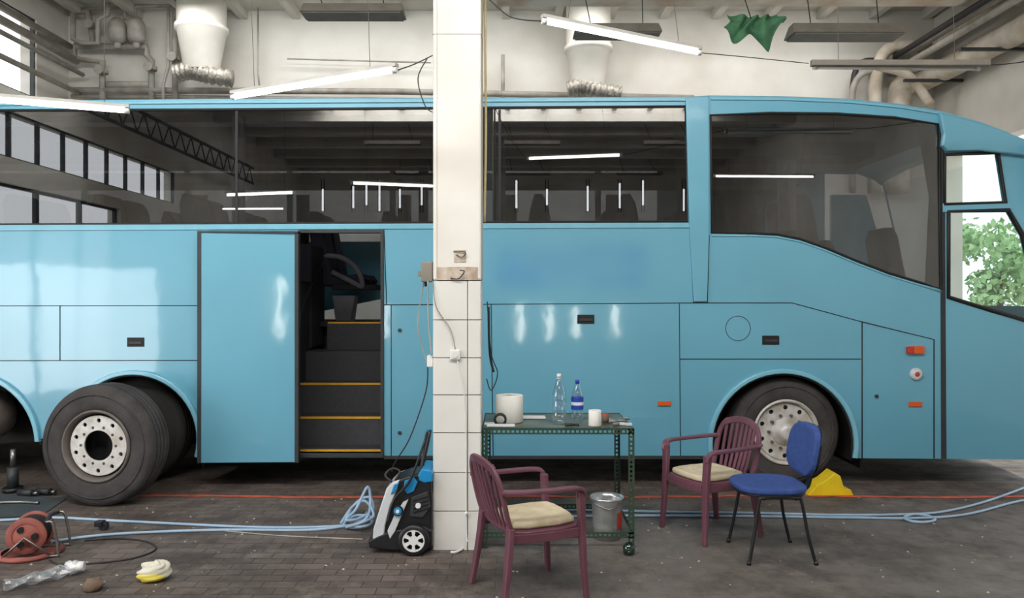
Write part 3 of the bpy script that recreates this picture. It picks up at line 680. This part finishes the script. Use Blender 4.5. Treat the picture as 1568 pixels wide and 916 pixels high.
cyl('cord',P(1150,28,8.8),(ribx(bx(1150,8.8)),8.8,ZC-0.14),0.006,m_cable,gc,seg=6)
# ------------------------------------------------------------------ table
tb=empty('workshop_table')
TX0,TX1,TY0,TY1,TZ=bx(738,5.1),bx(971,5.1),5.1,5.8,0.825
def perf(name,p0,p1,side,mat=m_green,w=0.04,pitch=0.032):
    p0=Vector(p0);p1=Vector(p1);s=Vector(side).normalized(); L_=(p1-p0).length; d=(p1-p0)/L_
    v=[];f=[]
    def q(a,b,c,e_):
        n=len(v); v.extend([p0+d*a+s*c,p0+d*b+s*c,p0+d*b+s*e_,p0+d*a+s*e_]); f.append((n,n+1,n+2,n+3))
    q(0,L_,0,w*0.3); q(0,L_,w*0.7,w); k=int(L_/pitch)
    for i in range(k+1): q(i*L_/(k+1),i*L_/(k+1)+L_/(k+1)*0.42,w*0.3,w*0.7)
    o=mesh(name,v,f,mat,tb); m_=o.modifiers.new('s','SOLIDIFY'); m_.thickness=0.0025; return o
ci=0
for X,sx in((TX0,1),(TX1,-1)):
    for Y,sy in((TY0,1),(TY1,-1)):
        perf('leg_%d_a'%ci,(X,Y,0),(X,Y,TZ),(sx,0,0)); perf('leg_%d_b'%ci,(X,Y,0),(X,Y,TZ),(0,sy,0)); ci+=1
for i,(z) in enumerate((TZ-0.04,0.07)):
    for j,Y in enumerate((TY0,TY1)): perf('rail_x_%d_%d'%(i,j),(TX0,Y,z),(TX1,Y,z),(0,0,1))
    for j,X in enumerate((TX0,TX1)): perf('rail_y_%d_%d'%(i,j),(X,TY0,z),(X,TY1,z),(0,0,1))
perf('rim_front',(TX0,TY0,TZ+0.001),(TX1,TY0,TZ+0.001),(0,1,0)); perf('rim_back',(TX0,TY1-0.04,TZ+0.001),(TX1,TY1-0.04,TZ+0.001),(0,1,0))
box('top_board',(TX0+0.004,TY0+0.02,TZ-0.014),(TX1-0.004,TY1-0.01,TZ-0.001),m_ttop,tb)
TT=TZ+0.003
pr_=empty('paper_towel_roll',(bx(780,5.38),5.38,TT))
lathe('roll',[(0.022,0.0),(0.096,0.0),(0.1,0.004),(0.1,0.19),(0.096,0.194),(0.022,0.194),(0.022,0.0)],m_paper,pr_,seg=40)
lathe('core',[(0.022,0.0),(0.022,0.194),(0.019,0.194),(0.019,0.0)],m_rope,pr_)
def bottle(name,x,y,r,h,label,cap):
    e=empty(name,(x,y,TT))
    pr=[(0.0,0.004),(r*0.7,0.0),(r,0.015),(r,h*0.2),(r*0.93,h*0.23),(r,h*0.27),(r,h*0.42),(r*0.93,h*0.45),(r,h*0.49),(r,h*0.6),(r*0.85,h*0.7),(r*0.5,h*0.83),(0.014,h*0.9),(0.013,h*0.94)]
    lathe('body',pr,m_pet,e)
    cyl('cap',(0,0,h*0.92),(0,0,h),0.015,cap,e)
    if label: lathe('label',[(r*1.01,h*0.27),(r*1.01,h*0.58)],label,e); lathe('label_band',[(r*1.02,h*0.38),(r*1.02,h*0.46)],m_white,e)
    lathe('neck_ring',[(0.013,h*0.9),(0.018,h*0.905),(0.013,h*0.915)],cap,e)
bottle('water_bottle',bx(856,5.3),5.3,0.049,0.355,None,m_white)
bottle('water_bottle',bx(884,5.45),5.45,0.045,0.295,m_label,m_label)
cp=empty('small_paper_roll',(bx(911,5.2),5.2,TT)); lathe('roll',[(0.015,0),(0.043,0),(0.045,0.003),(0.045,0.107),(0.043,0.11),(0.015,0.11),(0.015,0)],m_paper,cp)
tp=empty('tape_roll',(bx(766,5.18),5.19,TT+0.045)); lathe('ring',[(0.03,-0.02),(0.045,-0.02),(0.045,0.02),(0.03,0.02),(0.03,-0.02)],m_black,tp,axis='y')
box('label_card',(bx(741,5.17),5.23,TT),(bx(741,5.17)+0.09,5.32,TT+0.004),m_paper,None)
box('blue_packet',(bx(745,5.15),5.125,TT),(bx(745,5.15)+0.2,5.162,TT+0.022),m_silver,None,bevel=0.008)
box('paper_sheet',(bx(795,5.3),5.5,TT),(bx(795,5.3)+0.2,5.64,TT+0.003),m_paper,None)
pl_=empty('pliers',(bx(880,5.2),5.2,TT+0.008)); tube('handle_a',[(-0.07,-0.03,0),(-0.03,-0.02,0),(0,0,0),(0.03,0.01,0)],0.007,m_bplast,pl_); tube('handle_b',[(-0.07,0.02,0),(-0.03,0.015,0),(0,0,0),(0.03,-0.005,0)],0.007,m_bplast,pl_)
sc=empty('parts_jar',(bx(927,5.35),5.35,TT)); lathe('jar',[(0,0),(0.025,0),(0.026,0.05),(0.02,0.055)],m_brown,sc); cyl('lid',(0,0,0.05),(0,0,0.06),0.022,m_red,sc)
tr_=empty('small_tools')
for i in range(9):
    X=bx(935,5.2)+random.uniform(-0.02,0.13); Y=random.uniform(5.15,5.6)
    box('tool_%d'%i,(X,Y,TT),(X+0.03+0.03*random.random(),Y+0.02,TT+0.02),random.choice([m_steel,m_bplast,m_silver]),tr_,bevel=0.004)
bk=empty('metal_bucket',(bx(930,5.3),5.32,0.0))
bh=0.30
lathe('shell',[(0.0,0.012),(0.088,0.012),(0.09,0.0),(0.093,0.0),(0.098,0.08),(0.1,0.084),(0.1,0.09),(0.112,bh-0.03),(0.119,bh-0.01),(0.122,bh),(0.117,bh),(0.108,bh-0.03),(0.09,0.02),(0.0,0.02)],m_galv,bk,seg=40)
tube('bail',[(-0.118,0,bh-0.02),(-0.1,-0.07,bh-0.03),(0,-0.125,bh-0.06),(0.1,-0.07,bh-0.03),(0.118,0,bh-0.02)],0.004,m_steel,bk)
v=[];f=[]
for i in range(7):
    a=math.radians(-55+i*9)
    for z,r in((0.08,0.1015),(0.2,0.1085)): v.append((r*math.cos(a)+0.002,r*math.sin(a),z))
for i in range(6): f.append((2*i,2*i+2,2*i+3,2*i+1))
mesh('sticker',v,f,m_red,bk)
jb=empty('green_glass_jar',G(963,850)); lathe('body',[(0,0),(0.03,0),(0.04,0.02),(0.04,0.06),(0.028,0.075),(0.02,0.08)],glassmat('green_glass',(0.15,0.4,0.3,1)),jb)
# ------------------------------------------------------------------ plastic armchair
def armchair(loc,rz):
    e=empty('plastic_armchair',loc,rz)
    seatpoly=[(0.22,-0.2),(0.24,-0.12),(0.245,0),(0.24,0.12),(0.22,0.2),(0.1,0.225),(-0.1,0.215),(-0.2,0.18),(-0.21,0),(-0.2,-0.18),(-0.1,-0.215),(0.1,-0.225)]
    prism('seat',[seatpoly],0.395,0.42,m_plum,e,plane='xy',bev=0.008)
    sweep('seat_apron',[(0.235,-0.2,0.385),(0.25,0,0.38),(0.235,0.2,0.385)],0.05,0.012,(1,0,0),m_plum,e,bevel=0.003)
    for i,sy in enumerate((-1,1)):
        sweep('front_leg_%d'%i,[(0.215,sy*0.235,0.62),(0.225,sy*0.23,0.42),(0.235,sy*0.235,0.2),(0.25,sy*0.245,0)],lambda t:0.06-0.022*t,lambda t:0.035-0.008*t,(1,0,0),m_plum,e)
        sweep('rear_leg_%d'%i,[(-0.21,sy*0.205,0.45),(-0.225,sy*0.215,0.3),(-0.25,sy*0.23,0.12),(-0.27,sy*0.24,0)],lambda t:0.06-0.022*t,lambda t:0.035-0.008*t,(1,0,0),m_plum,e)
        sweep('seat_side_%d'%i,[(-0.2,sy*0.205,0.385),(0.0,sy*0.222,0.38),(0.22,sy*0.225,0.385)],0.012,0.05,(0,0,1),m_plum,e,bevel=0.003)
        sweep('arm_%d'%i,[(-0.27,sy*0.225,0.66),(-0.18,sy*0.25,0.655),(0.0,sy*0.265,0.65),(0.14,sy*0.262,0.648),(0.205,sy*0.25,0.635),(0.222,sy*0.238,0.58)],0.055,0.022,(0,0,1),m_plum,e,bevel=0.006)
        sweep('back_stile_%d'%i,[(-0.2,sy*0.205,0.41),(-0.235,sy*0.215,0.52),(-0.268,sy*0.215,0.66),(-0.288,sy*0.19,0.74),(-0.3,sy*0.14,0.79)],0.04,0.022,(1,0,0),m_plum,e)
    sweep('top_rail',[(-0.29,-0.17,0.765),(-0.312,-0.09,0.795),(-0.32,0,0.803),(-0.312,0.09,0.795),(-0.29,0.17,0.765)],0.05,0.02,(1,0,0.15),m_plum,e)
    for i in range(7):
        y=-0.15+0.05*i; c=0.035*(1-(y/0.2)**2)
        sweep('slat_%d'%i,[(-0.2-c*0.3,y*0.85,0.41),(-0.235-c*0.8,y*0.95,0.56),(-0.285-c,y,0.78)],0.026,0.012,(1,0,0),m_plum,e,bevel=0.003)
    sweep('lower_rail',[(-0.2,-0.19,0.43),(-0.215,0,0.43),(-0.2,0.19,0.43)],0.035,0.018,(1,0,0),m_plum,e)
    cpoly=[(x*0.9+0.01,y*0.86) for x,y in seatpoly]
    prism('cushion',[cpoly],0.421,0.466,m_cush,e,plane='xy',bev=0.02)
    return e
armchair((0.10,4.36,0),math.radians(24))
armchair((1.46,5.46,0),math.radians(205))
# ------------------------------------------------------------------ blue chair
bc=empty('blue_office_chair',(1.745,5.0,0),math.radians(180))
def sup(a,b,n=28,e=3.0):
    out=[]
    for i in range(n):
        t=2*math.pi*i/n; c,s=math.cos(t),math.sin(t)
        out.append((a*abs(c)**(2/e)*(1 if c>0 else -1),b*abs(s)**(2/e)*(1 if s>0 else -1)))
    return out
prism('seat_pad',[[(x+0.02,y) for x,y in sup(0.235,0.225)]],0.445,0.49,m_blue,bc,plane='xy',bev=0.02)
prism('seat_shell',[[(x+0.02,y) for x,y in sup(0.225,0.215)]],0.43,0.446,m_bplast,bc,plane='xy',bev=0.005)
def backpad(name,off,th,mat,k):
    v=[];f=[];o=sup(0.225*k,0.17*k,28)
    for s in (0,1):
        for y,z in o: v.append((-0.235-(z*0.18)+0.35*y*y-off-s*th, y, 0.71+z))
    n=len(o); f.append(tuple(range(n))); f.append(tuple(range(2*n-1,n-1,-1)))
    for i in range(n): j=(i+1)%n; f.append((i,n+i,n+j,j))
    return mesh(name,v,f,mat,bc,bevel=0.012)
backpad('back_pad',-0.02,0.045,m_blue,1.0); backpad('back_shell',0.026,0.014,m_bplast,0.97)
for i,sy in enumerate((-1,1)):
    tube('frame_leg_%d'%i,[(0.215,sy*0.225,0.0),(0.175,sy*0.215,0.2),(0.14,sy*0.2,0.40),(0.11,sy*0.2,0.425),(-0.1,sy*0.2,0.425),(-0.135,sy*0.2,0.405),(-0.17,sy*0.215,0.2),(-0.22,sy*0.225,0)],0.011,m_bplast,bc,n=5)
    for j,x in enumerate((0.215,-0.22)): cyl('foot_%d_%d'%(i,j),(x,sy*0.225,0),(x,sy*0.225,0.025),0.014,m_bplast,bc)
tube('cross_front',[(0.11,-0.2,0.42),(0.11,0.2,0.42)],0.01,m_bplast,bc,smooth=False); tube('cross_rear',[(-0.1,-0.2,0.42),(-0.1,0.2,0.42)],0.01,m_bplast,bc,smooth=False)
sweep('back_bracket',[(-0.05,0,0.42),(-0.2,0,0.425),(-0.262,0,0.48),(-0.275,0,0.66)],0.06,0.012,(0.3,0,1),m_bplast,bc,bevel=0.002)
# ------------------------------------------------------------------ pressure washer
pw=empty('pressure_washer')
W0=5.0
def wp(name,pts,y0,y1,mat,bev=0.012): return prism(name,[px(pts,W0)],y0,y1,mat,pw,bev=bev)
wp('base',[(566,838),(564,828),(580,820),(600,812),(650,805),(662,812),(662,838),(650,842),(600,842)],4.98,5.3,m_bplast)
wp('body',[(578,826),(586,790),(594,752),(602,738),(622,730),(650,724),(660,732),(662,770),(661,820)],5.0,5.28,m_bplast,0.02)
wp('silver_side',[(571,826),(572,810),(583,775),(592,748),(602,738),(612,735),(608,750),(598,775),(590,805),(588,826)],4.985,5.295,m_silver,0.01)
wp('silver_fin',[(598,824),(594,812),(606,785),(618,768),(626,764),(615,790),(606,812)],4.975,4.995,m_silver,0.004)
wp('blue_cap',[(640,728),(646,718),(658,720),(663,726),(662,738),(650,740),(642,736)],4.99,5.29,m_wblue,0.01)
wp('blue_panel',[(620,736),(634,731),(640,738),(634,752),(624,756),(618,748)],4.985,5.0,m_wblue,0.004)
wp('blue_stripe',[(604,742),(612,738),(606,752),(599,756)],4.975,4.99,m_wblue,0.003)
wp('grille',[(630,762),(655,752),(660,775),(648,792),(628,790)],4.985,5.0,m_seal,0.004)
for i in range(4): wp('grille_slot_%d'%i,[(633,765+i*6),(656,758+i*6),(656,760+i*6),(633,767+i*6)],4.978,4.99,m_bplast,0.001)
c=P(609,783,4.96); cyl('knob',c,(c.x,5.0,c.z),0.035,m_bplast,pw); cyl('knob_face',(c.x,4.955,c.z),(c.x,4.965,c.z),0.026,m_wblue,pw); cyl('knob_center',(c.x,4.948,c.z),(c.x,4.957,c.z),0.012,m_white,pw)
c=P(640,775,4.97); cyl('gun_clip',c,(c.x,5.0,c.z),0.018,m_white,pw)
for nm,yy in (('near',4.93),('far',5.31)):
    c=Vector((bx(635,W0),yy,0.104))
    lathe('wheel_tyre_'+nm,[(0.075,0),(0.1,0.0),(0.104,0.008),(0.104,0.042),(0.1,0.05),(0.075,0.05),(0.075,0)],m_bplast,pw,loc=c,axis='y')
    holes=[]
    for i in range(6):
        a=math.pi/3*i; holes.append([(c.x+r*math.cos(a+t),c.z+r*math.sin(a+t)) for r,t in((0.032,-0.28),(0.064,-0.33),(0.068,0),(0.064,0.33),(0.032,0.28))])
    prism('wheel_hub_'+nm,[circ(c.x,c.z,0.08,32)]+holes,yy+0.003,yy+0.02,m_white,pw)
tube('handle_near',[P(640,740,5.05),P(650,700,5.1),P(657,668,5.12),P(658,660,5.14)],0.012,m_bplast,pw)
tube('handle_far',[P(640,740,5.24),P(648,700,5.26),P(653,668,5.28),P(656,660,5.28)],0.012,m_bplast,pw)
tube('handle_grip',[P(658,660,5.14),P(656,660,5.28)],0.015,m_wblue,pw,smooth=False)
tube('lance',[P(594,800,4.97),P(604,765,4.97),P(628,735,4.97),P(652,672,5.05)],0.009,m_bplast,pw)
tube('power_cord',[P(600,738,5.0),P(590,728,5.02),P(600,718,5.05),P(612,722,5.05),P(606,735,5.02)],0.008,m_cable,pw)
# ------------------------------------------------------------------ hoses on floor
def hose(name,pts,r=0.011,mat=m_hose,z=None,parent=None,n=8):
    return tube(name,[G(a,b,(z if z is not None else r)) for a,b in pts],r,mat,parent,n=n,seg=8)
hs=empty('water_hose')
hose('run_a',[(-120,800),(0,797),(80,793),(200,799),(400,808),(520,806),(548,800),(562,785)],parent=hs)
hose('run_b',[(82,832),(90,828),(180,818),(330,812),(470,812),(530,806)],parent=hs)
hose('run_c',[(780,788),(860,782),(960,783),(1050,785),(1150,786),(1280,789),(1390,788),(1450,783),(1520,765),(1600,735)],parent=hs)
hose('run_d',[(790,793),(960,790),(1150,791),(1300,793),(1400,794),(1480,788),(1560,768),(1640,755)],parent=hs)
hose('loop_right',[(1385,792),(1400,788),(1420,790),(1432,796),(1418,800),(1398,799),(1385,795)],parent=hs)
tube('coil_a',[G(526,806,0.012),P(535,785,5.75),P(548,768,5.9),P(566,762,5.9),P(570,782,5.7),P(548,795,5.55),P(530,796,5.5),P(545,780,5.6),P(563,746,5.75),P(567,775,5.7),P(560,795,5.5),G(540,806,0.012)],0.011,m_hose,hs,n=8)
tube('coil_b',[G(522,802,0.012),P(540,776,5.8),P(560,768,5.8),P(572,790,5.55),P(555,800,5.4),G(530,808,0.012)],0.011,m_hose,hs,n=8)
tube('coil_c',[G(528,800,0.012),G(545,790,0.03),G(568,792,0.03),G(566,804,0.03),G(540,808,0.02),G(524,804,0.012)],0.011,m_hose,hs,n=8)
ps=empty('power_cord_floor')
hose('cord_a',[(76,858),(90,864),(130,864),(200,856),(238,842),(225,830),(180,825),(130,828)],0.006,m_cable,parent=ps)
hose('cord_b',[(330,812),(420,820),(500,824),(556,826)],0.005,m_pipe,parent=ps)
tube('white_drain_hose',[P(714,785,5.03),G(716,812,0.1)+Vector((0,-0.02,0)),G(712,836,0.02),G(700,845,0.012),G(690,846,0.012)],0.009,m_white)
v=[];f=[];n=120
for i in range(n+1):
    x=-3.6+ i*(8.6/n); j=random.uniform(-0.012,0.012); j2=random.uniform(-0.012,0.012)
    y=6.43+0.03*math.sin(i*0.17)
    v+=[(x,y-0.03+j,0.003),(x,y+0.03+j2,0.003)]
for i in range(n): f.append((2*i,2*i+2,2*i+3,2*i+1))
mesh('floor_line_marking',v,f,m_redl)
# ------------------------------------------------------------------ left foreground clutter
cr=empty('cable_reel',G(26,860)+Vector((0,0.14,0)),math.radians(15))
for nm,y in(('near',-0.09),('far',0.075)):
    lathe('flange_'+nm,[(0.085,y),(0.118,y),(0.124,y+0.006),(0.118,y+0.014),(0.085,y+0.014)],m_reel,cr,loc=(0,0,0.145),axis='y')
for i in range(5): lathe('winding_%d'%i,[(0.085,-0.072+i*0.03),(0.108,-0.06+i*0.03),(0.085,-0.046+i*0.03)],m_cable,cr,loc=(0,0,0.145),axis='y')
lathe('core_face',[(0.0,-0.1),(0.05,-0.1),(0.06,-0.09),(0.088,-0.085)],m_reel,cr,loc=(0,0,0.145),axis='y')
for i in range(3):
    a=i*2.1; cyl('outlet_%d'%i,(0.055*math.cos(a),-0.11,0.145+0.055*math.sin(a)),(0.055*math.cos(a),-0.09,0.145+0.055*math.sin(a)),0.02,m_bplast,cr)
for nm,y in(('near',-0.12),('far',0.12)):
    tube('frame_'+nm,[(-0.16,y,0.012),(0.17,y,0.012),(0.2,y,0.03),(0.17,y,0.22),(0.13,y,0.24)],0.009,m_steel,cr)
    tube('strut_'+nm,[(-0.14,y,0.012),(0,y,0.145),(0.15,y,0.02)],0.008,m_steel,cr,smooth=False)
tube('carry_handle',[(0.13,-0.12,0.24),(0.12,0,0.255),(0.13,0.12,0.24)],0.013,m_bplast,cr)
lathe('base_tray',[(0,0.003),(0.19,0.003),(0.2,0.02),(0.17,0.03)],m_reel,cr)
bg=empty('plastic_bag')
q0=G(6,897,0.035);q1=G(112,868,0.05); dd=(q1-q0)
v=[];f=[];na,nb=30,14
for i in range(na+1):
    t=i/na; c=q0+dd*t; wd=0.035+0.03*t+0.012*math.sin(t*13); hh=0.02+0.012*math.sin(t*17+1)+0.01*t
    sd_=Vector((-dd.y,dd.x,0)).normalized()
    for j in range(nb):
        a=2*math.pi*j/nb; k_=1+0.15*math.sin(3*a+t*20)
        v.append(Vector((c.x,c.y,0.037))+sd_*wd*k_*math.cos(a)+Vector((0,0,hh*k_*math.sin(a))))
for i in range(na):
    for j in range(nb):
        j2=(j+1)%nb; f.append((i*nb+j,i*nb+j2,(i+1)*nb+j2,(i+1)*nb+j))
mesh('film',v,f,m_film,bg)
m_wf=glassmat('white_film',(0.9,0.9,0.9,1),base=0.5,rough=0.6)
blob('twisted_end',Vector((q1.x,q1.y,0.045)),(0.05,0.04,0.04),m_wf,bg,0.3,5)
cyl('bottle_cap',Vector((q1.x+0.03,q1.y,0.05)),Vector((q1.x+0.065,q1.y+0.01,0.05)),0.03,m_white,bg)
rg=empty('crumpled_rag')
q=G(238,888); blob('cloth',q+Vector((0,0,0.055)),(0.095,0.075,0.055),m_rag,rg,0.2,2,30,20); blob('fold',q+Vector((0.03,-0.02,0.085)),(0.05,0.04,0.03),m_rag,rg,0.3,12,20,12); blob('yellow_fold',q+Vector((-0.01,-0.045,0.035)),(0.08,0.04,0.03),m_ragy,rg,0.2,9,20,12)
q=G(143,905); blob('rusty_clod',q+Vector((0,0,0.035)),(0.06,0.05,0.04),m_brown,None,0.2,14,10,6)
q=G(155,812); e=empty('trolley_caster',q); cyl('roller',(0.02,-0.02,0.03),(0.02,0.02,0.03),0.03,m_bplast,e); box('fork',(-0.04,-0.03,0.03),(0.02,0.03,0.07),m_bplast,e,bevel=0.006)
e=empty('tool_mat')
mesh('mat',[G(-80,792,0.006),G(60,792,0.006),G(102,763,0.006),G(-60,752,0.006)],[(0,1,2,3)],m_mat,e)
for i,(x,y) in enumerate([(45,760),(72,758)]):
    q=G(x,y); cyl('socket_%d'%i,(q.x-0.09,q.y,0.035),(q.x+0.05,q.y-0.03,0.035),0.028,m_seal,e); cyl('drive_%d'%i,(q.x+0.05,q.y-0.03,0.035),(q.x+0.1,q.y-0.04,0.035),0.015,m_steel,e)
q=G(20,775); tube('wrench',[(q.x-0.3,q.y,0.02),(q.x,q.y+0.05,0.02),(q.x+0.2,q.y+0.02,0.02)],0.013,m_steel,e)
e=empty('bottle_jack',(bx(8,6.5),6.6,0)); cyl('base',(0,0,0),(0,0,0.04),0.08,m_bplast,e); cyl('cylinder',(0,0,0.04),(0,0,0.22),0.045,m_seal,e); cyl('ram',(0,0,0.22),(0,0,0.38),0.022,m_steel,e)
v=[];f=[]
for i in range(300):
    X=random.uniform(-4.2,4.2);Y=random.uniform(3.6,6.4); s=random.uniform(0.003,0.011)
    if abs(X)<0.6 and Y>4.9: continue
    n=len(v)
    v+=[(X-s,Y,0.0),(X+s*random.uniform(.4,1),Y-s,0.0),(X+s,Y+s*.8,0.0),(X,Y,s*0.8)]; f+=[(n,n+1,n+3),(n+1,n+2,n+3),(n+2,n,n+3)]
mesh('floor_debris',v,f,M('debris_pale',(186,178,164),rough=0.9))
# ------------------------------------------------------------------ outside trees (leafy crowns made of many small leaf quads)
def tree(x,y,s,seed):
    e=empty('tree',(x,y,-0.16)); cyl('trunk',(0,0,0),(0,0,2.6*s),0.12*s,m_bark,e,r1=0.06*s)
    rnd=random.Random(seed); v=[];f=[]
    cl=[(rnd.uniform(-1,1)*s,rnd.uniform(-1,1)*s,(1.6+rnd.uniform(0,2.2))*s,rnd.uniform(0.45,0.8)*s) for _ in range(14)]
    for i in range(1500):
        c=rnd.choice(cl); d=Vector((rnd.gauss(0,1),rnd.gauss(0,1),rnd.gauss(0,1))).normalized()*c[3]*rnd.uniform(0.5,1)
        p=Vector(c[:3])+d; a=Vector((rnd.gauss(0,1),rnd.gauss(0,1),rnd.gauss(0,1))).normalized(); b=a.cross(d).normalized(); q=0.13*s
        n=len(v); v+=[p-a*q,p+b*q*0.6,p+a*q,p-b*q*0.6]; f.append((n,n+1,n+2,n+3))
    mesh('foliage',v,f,m_leaf,e)
tree(16.5,25,1.1,1); tree(15.0,28,0.9,2); tree(19.5,27,1.1,3); tree(24,24,1.0,4)
# ------------------------------------------------------------------ light
w=bpy.data.worlds.new('overcast'); scn.world=w; w.use_nodes=True
bgn=w.node_tree.nodes['Background']; bgn.inputs[0].default_value=(0.93,0.97,1.0,1); bgn.inputs[1].default_value=2.0
def area(name,loc,target,sx,sy,e,col=(1,1,1)):
    l=bpy.data.lights.new(name,'AREA'); l.shape='RECTANGLE'; l.size=sx; l.size_y=sy; l.energy=e; l.color=col
    o=bpy.data.objects.new(name,l); o.location=loc; scn.collection.objects.link(o)
    o.rotation_euler=(Vector(target)-Vector(loc)).to_track_quat('-Z','Y').to_euler(); return o
area('skylight_main',(-1.6,0.9,5.8),(-1.2,9,2.5),9.5,1.0,500,(1,0.99,0.975))  # added area fill below the closed ceiling, brightens bus side and back wall
area('skylight_rear',(0,-4.0,6.2),(0,-7,0),9,1.5,420,(1,0.99,0.97))  # added area fill, brightens the hall behind the camera for the glass reflections
area('window_light_left',(XL+0.1,1.5,1.25),(0,5,1.3),3.2,2.0,120,(0.95,0.98,1))
area('rear_bay_lamp',(0,10.6,5.9),(0,11.9,3.6),11,0.5,130,(1,0.99,0.975))  # added area fill that brightens the back wall, no fixture modelled here
s=bpy.data.lights.new('sun','SUN'); s.energy=3; s.angle=0.02; s.color=(1,0.95,0.86)
so=bpy.data.objects.new('sun',s); scn.collection.objects.link(so); so.rotation_euler=Vector((-0.5,-0.08,-0.86)).to_track_quat('-Z','Y').to_euler(); so.location=(20,8,20)
# ------------------------------------------------------------------ camera
cam=bpy.data.cameras.new('camera'); cam.lens=F/1568*36; cam.sensor_width=36; cam.clip_end=300
co=bpy.data.objects.new('camera',cam); co.location=(0,0,CH); co.rotation_euler=(math.radians(90),0,0); scn.collection.objects.link(co); scn.camera=co
scn.view_settings.view_transform='Standard'
